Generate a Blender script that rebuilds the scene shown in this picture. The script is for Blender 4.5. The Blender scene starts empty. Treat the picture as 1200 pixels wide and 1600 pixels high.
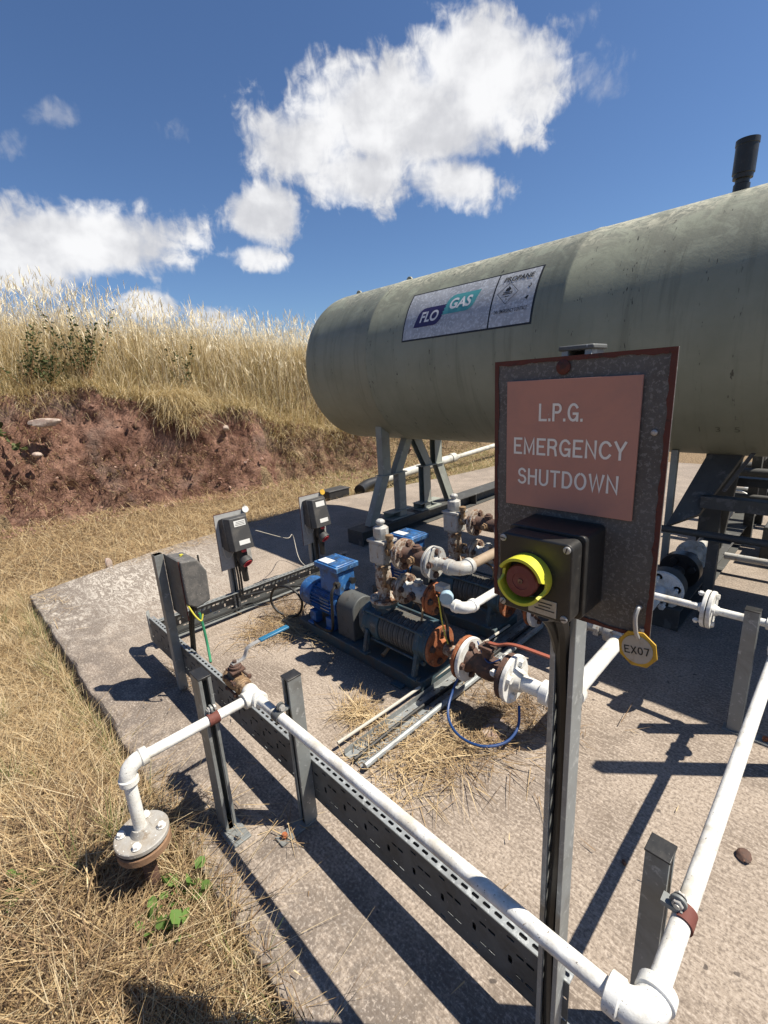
import bpy, math, random
import numpy as np
from mathutils import Vector, Matrix
R = math.radians
random.seed(7)
rng = np.random.default_rng(11)
scene = bpy.context.scene
col = scene.collection

# ------------------------------------------------------------------ camera
cam = bpy.data.cameras.new("camera"); cam_ob = bpy.data.objects.new("camera", cam); col.objects.link(cam_ob)
p_, r_, h_ = .26487, -.060215, .80759
fw = Vector((-math.sin(h_)*math.cos(p_), math.cos(h_)*math.cos(p_), -math.sin(p_)))
rt = Vector((math.cos(h_), math.sin(h_), 0)); up = rt.cross(fw)
rt2 = rt*math.cos(r_) + up*math.sin(r_); up2 = rt2.cross(fw)
cam_ob.matrix_world = Matrix(((rt2.x, up2.x, -fw.x, 0), (rt2.y, up2.y, -fw.y, 0), (rt2.z, up2.z, -fw.z, 1.55), (0, 0, 0, 1)))
cam.sensor_fit = 'VERTICAL'; cam.sensor_height = 24; cam.sensor_width = 18
cam.lens = 24*729.3/1600
cam.clip_start = .02; cam.clip_end = 3000
scene.camera = cam_ob

# ------------------------------------------------------------------ light
SUN = Vector((.49, .414, 1)).normalized()
sun = bpy.data.lights.new("sun", 'SUN'); sun.energy = 5.0; sun.angle = R(.53); sun.color = (1, .925, .80)
sun_ob = bpy.data.objects.new("sun", sun); col.objects.link(sun_ob)
sun_ob.rotation_euler = SUN.to_track_quat('Z', 'Y').to_euler()
scene.view_settings.view_transform = 'Standard'; scene.view_settings.look = 'None'
scene.view_settings.exposure = 0.80; scene.view_settings.gamma = 1; scene.view_settings.use_curve_mapping = False
scene.cycles.max_bounces = 6; scene.cycles.diffuse_bounces = 3; scene.cycles.glossy_bounces = 3
scene.cycles.transparent_max_bounces = 8

# ------------------------------------------------------------------ node helpers
class NT:
    def __init__(s, tree):
        s.t = tree; s.n = tree.nodes; s.l = tree.links
    def new(s, typ, **k):
        n = s.n.new(typ)
        for a, b in k.items(): setattr(n, a, b)
        return n
    def put(s, sock, val):
        if isinstance(val, bpy.types.NodeSocket): s.l.new(val, sock)
        elif val is not None:
            if sock.type == 'RGBA' and len(val) == 3: val = (*val, 1)
            sock.default_value = val
    def math(s, op, a, b=None, c=None, clamp=False):
        n = s.new('ShaderNodeMath', operation=op, use_clamp=clamp)
        s.put(n.inputs[0], a)
        if b is not None: s.put(n.inputs[1], b)
        if c is not None: s.put(n.inputs[2], c)
        return n.outputs[0]
    def vmath(s, op, a, b=None):
        n = s.new('ShaderNodeVectorMath', operation=op); s.put(n.inputs[0], a)
        if b is not None: s.put(n.inputs[1], b)
        return n.outputs[0]
    def step(s, x, a, b):
        n = s.new('ShaderNodeMapRange', interpolation_type='SMOOTHSTEP', clamp=True)
        s.put(n.inputs['Value'], x); n.inputs['From Min'].default_value = a; n.inputs['From Max'].default_value = b
        return n.outputs[0]
    def noise(s, vec, scale, detail=4, rough=.55, dist=0, lac=2.):
        n = s.new('ShaderNodeTexNoise'); s.put(n.inputs['Vector'], vec)
        n.inputs['Scale'].default_value = scale; n.inputs['Detail'].default_value = detail
        n.inputs['Roughness'].default_value = rough; n.inputs['Distortion'].default_value = dist
        n.inputs['Lacunarity'].default_value = lac
        return n.outputs[0]
    def mix(s, f, a, b, blend='MIX'):
        n = s.new('ShaderNodeMix', data_type='RGBA', blend_type=blend)
        s.put(n.inputs[0], f); s.put(n.inputs[6], a); s.put(n.inputs[7], b)
        return n.outputs[2]
    def scale(s, vec, v):
        n = s.new('ShaderNodeMapping'); s.put(n.inputs[0], vec); n.inputs['Scale'].default_value = v
        return n.outputs[0]
    def sep(s, vec):
        n = s.new('ShaderNodeSeparateXYZ'); s.put(n.inputs[0], vec); return n.outputs
    def comb(s, x, y, z):
        n = s.new('ShaderNodeCombineXYZ'); s.put(n.inputs[0], x); s.put(n.inputs[1], y); s.put(n.inputs[2], z); return n.outputs[0]

# ------------------------------------------------------------------ sky with clouds (fixed in the world's azimuth / elevation)
world = bpy.data.worlds.new("World"); scene.world = world; world.use_nodes = True
w = NT(world.node_tree)
bg = w.n['Background']
sky = w.new('ShaderNodeTexSky', sky_type='NISHITA'); sky.sun_disc = False
sky.sun_elevation = math.asin(SUN.z); sky.sun_rotation = math.atan2(SUN.x, SUN.y)
sky.altitude = 60; sky.air_density = 1.0; sky.dust_density = .35; sky.ozone_density = 2.2
SKY_STRENGTH = .0555
dvec = w.new('ShaderNodeTexCoord').outputs['Generated']
dx, dy, dz = w.sep(dvec)
az = w.math('MULTIPLY', w.math('ARCTAN2', dx, dy), 180/math.pi)
el = w.math('MULTIPLY', w.math('ARCSINE', dz), 180/math.pi)
ang = w.comb(az, w.math('MULTIPLY', el, 1.35), 0)
warp = w.noise(ang, .16, 5, .6)
blobs = [((-41.2,24.7),(.0654,-.0035,.0199,.1961),1),((-33.4,27.0),(.1098,-.0001,.0302,.2015),1),((-52.6,23.3),(.1308,-.0163,.0039,.2518),.9),
 ((-37.0,19.6),(.1437,-.0033,.0381,.3534),.85),((-47.5,20.6),(.1225,-.0103,.018,.3024),.9),((-29.2,27.0),(.2288,.0069,.056,.3206),.8),
 ((-57.0,17.6),(.215,-.0325,0,.30),1.15),((-58.8,13.8),(.28,-.042,.0037,.6),.8),((-75.2,14.4),(.0845,-.0179,-.0171,.2646),1.05),
 ((-79.5,12.6),(.134,-.03,-.025,.3),.9),((-70.1,9.1),(.2348,-.0417,-.004,.55),.75),((-62.7,7.8),(.2,-.0356,.0197,.8),.5),
]
dens = None
for (ca, ce), (a, b, c, d), amp in blobs:
    u = w.math('SUBTRACT', az, ca); v = w.math('SUBTRACT', el, ce)
    x = w.math('ADD', w.math('MULTIPLY', u, a), w.math('MULTIPLY', v, b))
    y = w.math('ADD', w.math('MULTIPLY', u, c), w.math('MULTIPLY', v, d))
    r2 = w.math('ADD', w.math('MULTIPLY', x, x), w.math('MULTIPLY', y, y))
    f = w.math('MULTIPLY', w.math('SUBTRACT', 1.0, r2), amp)
    dens = f if dens is None else w.math('SMOOTH_MAX', dens, f, .22)
n1 = w.noise(w.vmath('ADD', ang, w.comb(w.math('MULTIPLY', warp, 3.2), 0, 0)), .20, 8, .52, .3)
n2 = w.noise(w.scale(ang, (1, .5, 1)), .8, 7, .58, .6)
edge = w.math('ADD', w.math('MULTIPLY', w.math('SUBTRACT', n1, .5), 2.1), w.math('MULTIPLY', w.math('SUBTRACT', n2, .5), .9))
core = w.step(dens, .25, .85)
tot = w.math('ADD', w.math('MULTIPLY', dens, 1.25), w.math('MULTIPLY', edge, w.math('SUBTRACT', 1.75, w.math('MULTIPLY', core, 1.15))))
mask = w.step(tot, .0, 1.0)
wd = None
for (ca, ce), (a, b, c, d) in (((-74.9,23.7),(.45,-.15,-.14,.8)),((-77.9,21.2),(.25,-.07,-.17,.9)),((-63.9,24.3),(.36,-.09,-.06,.7)),((-70,16.9),(.3,-.06,-.05,.5)),((-24.5,26.2),(.2,0,.05,.3)),((-55,24),(.25,0,0,.25))):
    u = w.math('SUBTRACT', az, ca); v = w.math('SUBTRACT', el, ce)
    x = w.math('ADD', w.math('MULTIPLY', u, a), w.math('MULTIPLY', v, b)); y = w.math('ADD', w.math('MULTIPLY', u, c), w.math('MULTIPLY', v, d))
    f = w.math('SUBTRACT', 1.0, w.math('ADD', w.math('MULTIPLY', x, x), w.math('MULTIPLY', y, y)))
    wd = f if wd is None else w.math('MAXIMUM', wd, f)
wisp = w.math('MULTIPLY', w.step(w.math('ADD', w.math('MULTIPLY', wd, .6), w.math('MULTIPLY', edge, 1.3)), .25, 1.1), .42)
mask = w.math('MAXIMUM', mask, wisp)
# thicker cloud is whiter, thin parts of its underside greyer
n3 = w.noise(w.vmath('ADD', ang, (0, 2.2, 0)), .17, 4, .5)
shade = w.step(w.math('ADD', w.math('ADD', w.math('MULTIPLY', n3, .9), w.math('MULTIPLY', edge, .16)), w.math('MULTIPLY', tot, .10)), .36, .74)
ccol = w.mix(shade, (.385, .388, .405), (.565, .565, .57))
skyc = w.new('ShaderNodeVectorMath', operation='SCALE'); w.put(skyc.inputs[0], sky.outputs[0]); skyc.inputs['Scale'].default_value = SKY_STRENGTH
cl = w.new('ShaderNodeVectorMath', operation='SCALE'); w.put(cl.inputs[0], ccol); cl.inputs['Scale'].default_value = 1.0
tinted = w.mix(1.0, skyc.outputs[0], (.77, .93, 1.15), 'MULTIPLY')
final = w.mix(w.math('MULTIPLY', mask, .97), tinted, cl.outputs[0])
w.l.new(final, bg.inputs['Color']); bg.inputs['Strength'].default_value = 1.0

# ------------------------------------------------------------------ materials
MATS = {}
def bsdf(name):
    m = bpy.data.materials.new(name); m.use_nodes = True; t = NT(m.node_tree); b = t.n['Principled BSDF']
    MATS[name] = m
    return m, t, b
def bump(t, b, h, strength, dist=.01):
    n = t.new('ShaderNodeBump'); n.inputs['Strength'].default_value = strength; n.inputs['Distance'].default_value = dist
    t.put(n.inputs['Height'], h); t.l.new(n.outputs[0], b.inputs['Normal'])
def paint(name, base, worn=None, wamt=.5, wscale=14, dirt=None, damt=.5, dscale=5, rough=.5, metal=0, speck=None, sscale=160, sthr=.72, bmp=.15, bscale=90, var=.12, spec=.5):
    """painted or bare surface: base colour with slow variation, worn patches, dirt film and small specks"""
    m, t, b = bsdf(name)
    co = t.new('ShaderNodeTexCoord').outputs['Object']
    n0 = t.noise(co, 3.3, 5, .6)
    c = t.mix(n0, tuple(x*(1-var*2) for x in base), tuple(min(1, x*(1+var)) for x in base))
    nf = t.noise(co, bscale, 5, .6)
    r = rough
    if dirt is not None:
        nd = t.noise(co, dscale, 8, .68, .4)
        c = t.mix(t.step(nd, damt-.12, damt+.16), dirt, c) if False else t.mix(t.step(nd, 1-damt-.1, 1-damt+.16), c, dirt)
    if worn is not None:
        nw = t.noise(co, wscale, 9, .7, .3)
        c = t.mix(t.step(nw, 1-wamt-.02, 1-wamt+.05), c, worn)
    if speck is not None:
        ns = t.noise(co, sscale, 2, .5)
        c = t.mix(t.step(ns, sthr-.02, sthr+.03), c, speck)
    t.l.new(c, b.inputs['Base Color'])
    b.inputs['Metallic'].default_value = metal
    t.put(b.inputs['Roughness'], t.math('ADD', rough-.1, t.math('MULTIPLY', nf, .22)))
    b.inputs['Specular IOR Level'].default_value = spec
    if bmp: bump(t, b, nf, bmp, .004)
    return m
paint('white_paint', (.70,.70,.67), worn=(.34,.28,.22), wamt=.35, wscale=48, dirt=(.46,.43,.37), damt=.47, dscale=11, rough=.58, speck=(.16,.15,.13), sscale=210, sthr=.70, bmp=.3, bscale=70, var=.03)
paint('grey_white_paint', (.41,.412,.395), worn=(.23,.17,.12), wamt=.41, wscale=35, dirt=(.36,.32,.27), damt=.45, dscale=16, rough=.5, speck=(.12,.10,.08), sscale=180, sthr=.68)
paint('rusty_white', (.44,.40,.345), worn=(.16,.08,.043), wamt=.49, wscale=24, dirt=(.26,.19,.13), damt=.5, dscale=18, rough=.7, speck=(.08,.05,.035), sscale=140, sthr=.64, bmp=.5)
paint('rust_orange', (.30,.095,.035), worn=(.11,.045,.025), wamt=.45, wscale=28, dirt=(.40,.22,.12), damt=.4, dscale=22, rough=.85, bmp=.6)
paint('rust_dark', (.105,.055,.038), worn=(.22,.10,.055), wamt=.4, wscale=35, dirt=(.05,.035,.03), damt=.5, dscale=25, rough=.8, bmp=.6)
paint('rust_edge', (.10,.026,.018), worn=(.05,.02,.016), wamt=.42, wscale=40, dirt=(.09,.04,.03), damt=.4, rough=.75, bmp=.4)
paint('flange_grey', (.34,.33,.31), worn=(.22,.18,.14), wamt=.40, wscale=26, dirt=(.27,.24,.20), damt=.5, dscale=14, rough=.6, speck=(.62,.62,.6), sscale=110, sthr=.68, bmp=.35)
paint('rust_brown', (.20,.115,.065), worn=(.10,.05,.03), wamt=.42, wscale=30, dirt=(.27,.17,.10), damt=.45, dscale=18, rough=.8, bmp=.4)
paint('bolt_white', (.66,.65,.62), worn=(.24,.2,.16), wamt=.42, wscale=60, rough=.5, bmp=.2)
paint('galvanised', (.30,.32,.325), worn=(.40,.42,.42), wamt=.43, wscale=45, dirt=(.20,.205,.20), damt=.45, dscale=7, rough=.5, metal=.35, speck=(.5,.52,.52), sscale=130, sthr=.74, bmp=.1)
paint('plate_pale', (.42,.42,.41), worn=(.30,.30,.29), wamt=.42, wscale=40, dirt=(.26,.24,.21), damt=.4, dscale=12, rough=.6, metal=.1)
paint('galvanised_dull', (.115,.122,.122), worn=(.19,.20,.20), wamt=.36, wscale=60, dirt=(.075,.075,.07), damt=.5, dscale=9, rough=.62, metal=.2, speck=(.30,.31,.31), sscale=120, sthr=.73)
paint('strut_grey', (.215,.228,.225), worn=(.31,.32,.315), wamt=.4, wscale=30, dirt=(.13,.13,.122), damt=.46, dscale=6, rough=.5, metal=.15, speck=(.5,.5,.48), sscale=70, sthr=.76)
paint('black_plastic_and_shade', (.018,.018,.018), dirt=(.045,.042,.038), damt=.42, dscale=14, rough=.42, speck=(.16,.15,.14), sscale=230, sthr=.75, bmp=.08)
paint('dark_box', (.045,.045,.046), dirt=(.085,.08,.075), damt=.45, dscale=10, rough=.55, speck=(.20,.19,.17), sscale=200, sthr=.74, bmp=.1)
paint('dusty_box', (.085,.083,.08), dirt=(.14,.13,.12), damt=.5, dscale=18, rough=.75, speck=(.25,.24,.22), sscale=150, sthr=.68, bmp=.3)
paint('black_cable', (.012,.012,.012), rough=.45, bmp=0)
paint('pump_paint', (.040,.085,.110), worn=(.13,.13,.12), wamt=.42, wscale=22, dirt=(.055,.055,.052), damt=.5, dscale=12, rough=.6, speck=(.22,.21,.19), sscale=130, sthr=.72, bmp=.35)
paint('pump_iron', (.085,.085,.08), worn=(.16,.15,.135), wamt=.42, wscale=20, dirt=(.09,.075,.06), damt=.45, dscale=15, rough=.7, bmp=.4)
paint('base_paint', (.034,.072,.092), worn=(.11,.11,.10), wamt=.38, wscale=16, dirt=(.07,.065,.058), damt=.5, dscale=8, rough=.62, speck=(.2,.19,.17), sscale=120, sthr=.72, bmp=.3)
paint('motor_blue', (.022,.115,.33), worn=(.09,.22,.42), wamt=.42, wscale=24, dirt=(.035,.055,.085), damt=.48, dscale=14, rough=.45, speck=(.3,.32,.34), sscale=140, sthr=.75, bmp=.15)
paint('guard_grey', (.075,.08,.08), worn=(.05,.05,.048), wamt=.42, wscale=18, dirt=(.08,.075,.068), damt=.45, dscale=9, rough=.65, bmp=.25)
paint('brass_brown', (.26,.17,.095), worn=(.10,.06,.035), wamt=.45, wscale=30, dirt=(.33,.24,.15), damt=.42, dscale=20, rough=.6, metal=.25, bmp=.5)
paint('brown_pipe', (.30,.225,.155), worn=(.20,.14,.09), wamt=.4, wscale=22, dirt=(.37,.29,.21), damt=.4, dscale=9, rough=.7, bmp=.25)
paint('bolt_steel', (.42,.41,.39), worn=(.2,.16,.12), wamt=.4, wscale=50, rough=.5, metal=.4, bmp=.2)
paint('support_green', (.27,.29,.255), worn=(.33,.34,.31), wamt=.4, wscale=10, dirt=(.21,.215,.195), damt=.46, dscale=5, rough=.6, bmp=.15)
paint('support_dark', (.06,.062,.058), worn=(.1,.1,.095), wamt=.42, wscale=9, dirt=(.045,.044,.042), damt=.5, dscale=6, rough=.65, bmp=.25)
paint('sign_red', (.47,.225,.165), dirt=(.39,.20,.155), damt=.48, dscale=7, rough=.6, speck=(.42,.33,.27), sscale=120, sthr=.775, bmp=.03, var=.04)
paint('letter_cream', (.80,.77,.70), rough=.65, bmp=0, var=.05, worn=(.42,.30,.24), wamt=.30, wscale=110)
paint('plate_galv', (.105,.103,.10), worn=(.165,.162,.157), wamt=.46, wscale=170, dirt=(.075,.07,.065), damt=.5, dscale=10, rough=.55, metal=.1, speck=(.27,.265,.25), sscale=260, sthr=.70, bmp=.12)
paint('yellow_plastic', (.58,.57,.045), dirt=(.42,.42,.05), damt=.4, dscale=30, rough=.45, speck=(.28,.27,.06), sscale=260, sthr=.74, bmp=.05)
paint('tag_yellow', (.55,.33,.03), dirt=(.33,.18,.03), damt=.42, dscale=40, rough=.55, bmp=.05)
paint('tag_cream', (.44,.40,.33), dirt=(.25,.19,.12), damt=.4, dscale=45, rough=.6, bmp=.05)
paint('tag_black', (.02,.02,.02), rough=.6, bmp=0)
paint('button_red', (.15,.030,.027), dirt=(.17,.05,.042), damt=.45, dscale=60, rough=.55, speck=(.25,.16,.14), sscale=300, sthr=.74, bmp=.05)
paint('socket_red', (.62,.06,.075), rough=.35, bmp=0)
paint('label_white', (.62,.62,.60), dirt=(.4,.4,.38), damt=.35, dscale=60, rough=.5, bmp=0)
paint('label_cream', (.42,.38,.31), dirt=(.28,.23,.17), damt=.45, dscale=50, rough=.6, bmp=0)
paint('clamp_red', (.125,.035,.026), worn=(.2,.075,.05), wamt=.4, wscale=60, rough=.75, bmp=.3)
paint('lever_red', (.27,.075,.045), worn=(.2,.06,.04), wamt=.42, wscale=40, rough=.5, bmp=.1)
paint('lever_blue', (.02,.13,.24), worn=(.08,.2,.26), wamt=.36, wscale=60, rough=.4, bmp=.05)
paint('blue_cap', (.30,.42,.50), dirt=(.2,.28,.34), damt=.4, dscale=50, rough=.5, bmp=.05)
paint('cable_blue', (.012,.05,.17), rough=.4, bmp=0)
paint('cable_green', (.03,.20,.10), rough=.45, bmp=0)
paint('cable_white', (.45,.42,.36), rough=.55, bmp=0)
paint('cable_yellow', (.52,.47,.05), rough=.45, bmp=0)
paint('logo_navy', (.030,.022,.095), dirt=(.045,.036,.11), damt=.4, dscale=9, rough=.5, bmp=0)
paint('logo_teal', (.075,.32,.335), dirt=(.11,.35,.36), damt=.4, dscale=9, rough=.5, bmp=0)
paint('logo_white', (.66,.66,.67), rough=.5, bmp=0, var=.03)
paint('decal_silver', (.35,.36,.375), dirt=(.43,.44,.455), damt=.5, dscale=14, rough=.4, metal=.15, speck=(.5,.52,.54), sscale=55, sthr=.56, bmp=.05, var=.05)
paint('decal_black', (.012,.013,.015), rough=.5, bmp=0)
paint('crumb', (.29,.17,.125), worn=(.42,.31,.26), wamt=.42, wscale=3, dirt=(.19,.105,.08), damt=.5, dscale=5, rough=.95, bmp=.4)
paint('stencil', (.12,.122,.088), bmp=0)
paint('stone', (.40,.33,.28), dirt=(.25,.17,.14), damt=.5, dscale=12, rough=.9, bmp=.6, bscale=40)
paint('pale_pipe', (.50,.49,.44), dirt=(.30,.28,.23), damt=.45, dscale=6, rough=.55, bmp=.1)
paint('dry_leaf', (.30,.17,.08), rough=.8, bmp=.1)

def mat_concrete():
    m, t, b = bsdf('concrete')
    co = t.new('ShaderNodeTexCoord').outputs['Object']
    x, y, z = t.sep(co)
    big = t.noise(co, 1.15, 7, .66, .5)
    mid = t.noise(co, 4.2, 8, .68, .4)
    fine = t.noise(co, 95, 4, .7)
    c = t.mix(t.step(big, .36, .58), (.175,.142,.114), (.305,.253,.205))
    c = t.mix(t.math('MULTIPLY', t.step(mid, .50, .66), .6), c, (.18,.143,.112))
    # brushed finish: fine streaks in two directions
    br = t.noise(t.scale(co, (16, 150, 1)), 1.0, 3, .6, .6)
    c = t.mix(t.math('MULTIPLY', t.step(br, .48, .64), .6), c, (.40,.34,.285))
    # pale efflorescence towards the far corner, real lime bloom with a swirl
    dxx = t.math('ADD', x, 4.45); dyy = t.math('SUBTRACT', y, .75)
    rr = t.math('SQRT', t.math('ADD', t.math('MULTIPLY', dxx, dxx), t.math('MULTIPLY', dyy, t.math('MULTIPLY', dyy, .8))))
    area = t.step(rr, 1.7, .1)
    ln = t.noise(t.scale(co, (5, 16, 1)), 1.4, 9, .74, 2.2)
    lime = t.math('MULTIPLY', area, t.step(ln, .455, .57))
    c = t.mix(t.math('MULTIPLY', area, .8), c, (.165,.145,.125))
    c = t.mix(t.math('MULTIPLY', lime, .9), c, (.56,.52,.46))
    # dark grime and lichen along the slab's front edge
    en = t.noise(co, 7, 9, .72, .5)
    e = t.math('MULTIPLY', t.step(t.math('ADD', y, t.math('MULTIPLY', mid, .5)), 1.2, .72), t.step(en, .38, .56))
    c = t.mix(t.math('MULTIPLY', e, .85), c, (.125,.105,.09))
    wl = t.noise(co, 60, 6, .8, .5)
    c = t.mix(t.math('MULTIPLY', t.math('MULTIPLY', t.step(y, 1.0, .5), t.step(wl, .56, .66)), .6), c, (.42,.385,.35))
    # oily dark soil washed out round the pump plinths
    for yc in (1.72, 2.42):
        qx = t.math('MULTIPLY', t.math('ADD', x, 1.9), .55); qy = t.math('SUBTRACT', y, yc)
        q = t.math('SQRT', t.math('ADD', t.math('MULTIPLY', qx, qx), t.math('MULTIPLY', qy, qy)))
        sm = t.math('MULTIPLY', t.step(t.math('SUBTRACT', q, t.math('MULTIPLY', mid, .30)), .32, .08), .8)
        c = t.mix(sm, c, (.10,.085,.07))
    qy = t.step(y, 2.3, 3.0)
    c = t.mix(t.math('MULTIPLY', qy, t.math('MULTIPLY', t.step(mid, .35, .6), .45)), c, (.19,.165,.14))
    c = t.mix(t.math('MULTIPLY', t.step(fine, .50, .62), .72), c, (.135,.108,.088))
    c = t.mix(t.math('MULTIPLY', t.step(fine, .47, .36), .6), c, (.47,.405,.345))
    mott = t.noise(co, 62, 6, .75)
    c = t.mix(t.math('MULTIPLY', t.step(mott, .52, .64), .55), c, (.15,.12,.098))
    pits = t.noise(co, 26, 2, .4)
    c = t.mix(t.math('MULTIPLY', t.step(pits, .72, .76), .8), c, (.06,.05,.045))
    t.l.new(c, b.inputs['Base Color']); b.inputs['Roughness'].default_value = .9; b.inputs['Specular IOR Level'].default_value = .25
    bump(t, b, t.math('ADD', t.math('ADD', fine, t.math('MULTIPLY', br, .7)), mid), .55, .004)
    return m
mat_concrete()

def mat_ground():
    m, t, b = bsdf('earth')
    co = t.new('ShaderNodeTexCoord').outputs['Object']
    n = t.noise(co, 3.5, 9, .7, .3); f = t.noise(co, 38, 6, .72); g = t.noise(co, 1.1, 5, .6)
    c = t.mix(t.step(n, .36, .66), (.13,.066,.047), (.31,.18,.132))
    c = t.mix(t.math('MULTIPLY', t.step(g, .52, .66), .7), c, (.22,.16,.13))
    c = t.mix(t.math('MULTIPLY', t.step(f, .56, .72), .55), c, (.38,.265,.21))
    c = t.mix(t.math('MULTIPLY', t.step(f, .42, .30), .7), c, (.07,.036,.029))
    at = t.new('ShaderNodeAttribute', attribute_name='litter').outputs['Fac']
    hay = t.mix(t.step(f, .35, .65), (.14,.095,.06), (.34,.25,.15))
    c = t.mix(t.step(t.math('ADD', at, t.math('MULTIPLY', t.math('SUBTRACT', n, .5), .8)), .35, .6), c, hay)
    t.l.new(c, b.inputs['Base Color']); b.inputs['Roughness'].default_value = .95; b.inputs['Specular IOR Level'].default_value = .15
    bump(t, b, t.math('ADD', f, t.math('MULTIPLY', t.noise(co, 14, 6, .7), 1.6)), 1.0, .03)
mat_ground()

def mat_blades(name, stops, trans=.25):
    m, t, b = bsdf(name)
    at = t.new('ShaderNodeAttribute', attribute_name='tint').outputs['Fac']
    cr = t.new('ShaderNodeValToRGB'); t.put(cr.inputs[0], at)
    e = cr.color_ramp.elements
    while len(e) < len(stops): e.new(.5)
    for i, (p, c) in enumerate(stops): e[i].position = p; e[i].color = (*c, 1)
    t.l.new(cr.outputs[0], b.inputs['Base Color']); b.inputs['Roughness'].default_value = .7; b.inputs['Specular IOR Level'].default_value = .25
    tr = t.new('ShaderNodeBsdfTranslucent'); t.l.new(cr.outputs[0], tr.inputs[0])
    mx = t.new('ShaderNodeMixShader'); mx.inputs[0].default_value = trans
    t.l.new(b.outputs[0], mx.inputs[1]); t.l.new(tr.outputs[0], mx.inputs[2])
    t.l.new(mx.outputs[0], t.n['Material Output'].inputs[0])
mat_blades('straw_blades', [(0,(.11,.068,.038)),(.25,(.29,.19,.095)),(.6,(.47,.35,.19)),(.86,(.62,.52,.35)),(.93,(.26,.24,.09)),(1,(.13,.17,.055))])
mat_blades('tall_blades', [(0,(.13,.13,.055)),(.18,(.29,.24,.11)),(.42,(.49,.37,.18)),(.68,(.68,.57,.35)),(1,(.84,.77,.60))], .3)
mat_blades('brown_straw', [(0,(.10,.065,.04)),(.35,(.24,.16,.09)),(.7,(.44,.32,.17)),(1,(.66,.53,.33))], .2)
mat_blades('green_leaf', [(0,(.035,.045,.018)),(.5,(.065,.085,.03)),(1,(.12,.14,.06))], .3)
mat_blades('weed_leaf', [(0,(.09,.17,.035)),(1,(.19,.31,.08))], .3)

def mat_tank():
    m, t, b = bsdf('tank_paint')
    co = t.new('ShaderNodeTexCoord').outputs['Object']
    x, y, z = t.sep(co)            # origin on the axis: x along, y/z round it
    th = t.math('ARCTAN2', z, t.math('MULTIPLY', y, -1))
    cyl = t.comb(x, t.math('MULTIPLY', th, .77), 0)
    n = t.noise(co, 1.7, 6, .62); f = t.noise(co, 26, 7, .7)
    c = t.mix(t.step(n, .3, .7), (.200,.215,.163), (.258,.274,.213))
    # grime bloom on the weathered upper half
    upm = t.step(t.math('ADD', th, t.math('MULTIPLY', t.math('SUBTRACT', n, .5), 1.3)), .15, 1.0)
    g = t.noise(cyl, 4.5, 9, .72, .8)
    c = t.mix(t.math('MULTIPLY', upm, t.math('MULTIPLY', t.step(g, .38, .54), .72)), c, (.115,.118,.096))
    g2 = t.noise(t.scale(cyl, (1, 1, 1)), 12, 8, .75, 1.6)
    top = t.step(t.math('ADD', th, t.math('MULTIPLY', t.math('SUBTRACT', g, .5), 1.0)), .75, 1.25)  # pale blotchy top: weathering, with the sunlit brightness put into the paint
    c = t.mix(t.math('MULTIPLY', top, t.math('MULTIPLY', t.step(g2, .42, .58), .8)), c, (.46,.445,.34))
    # rain streaks run down the shell
    s = t.noise(t.scale(cyl, (9, .55, 1)), 1.0, 6, .7, .25)
    c = t.mix(t.math('MULTIPLY', t.step(s, .50, .66), .42), c, (.11,.115,.085))
    s2 = t.noise(t.scale(cyl, (34, 1.6, 1)), 1.0, 4, .7, .3)
    c = t.mix(t.math('MULTIPLY', t.step(s2, .60, .72), .4), c, (.05,.05,.042))
    d = t.noise(t.scale(cyl, (60, 14, 1)), 1.0, 3, .6, .2)
    rows = t.noise(t.scale(cyl, (7, .5, 1)), 1.0, 2, .5)
    c = t.mix(t.math('MULTIPLY', t.math('MULTIPLY', t.step(d, .62, .66), t.step(rows, .52, .60)), .85), c, (.015,.015,.013))
    # brown film below the waist
    low = t.step(th, -.1, -.9)
    c = t.mix(t.math('MULTIPLY', low, .22), c, (.20,.175,.11))
    t.l.new(c, b.inputs['Base Color'])
    t.put(b.inputs['Roughness'], t.math('ADD', .42, t.math('MULTIPLY', f, .3)))
    b.inputs['Specular IOR Level'].default_value = .35
    bump(t, b, t.math('ADD', f, g2), .18, .006)
mat_tank()

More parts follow.
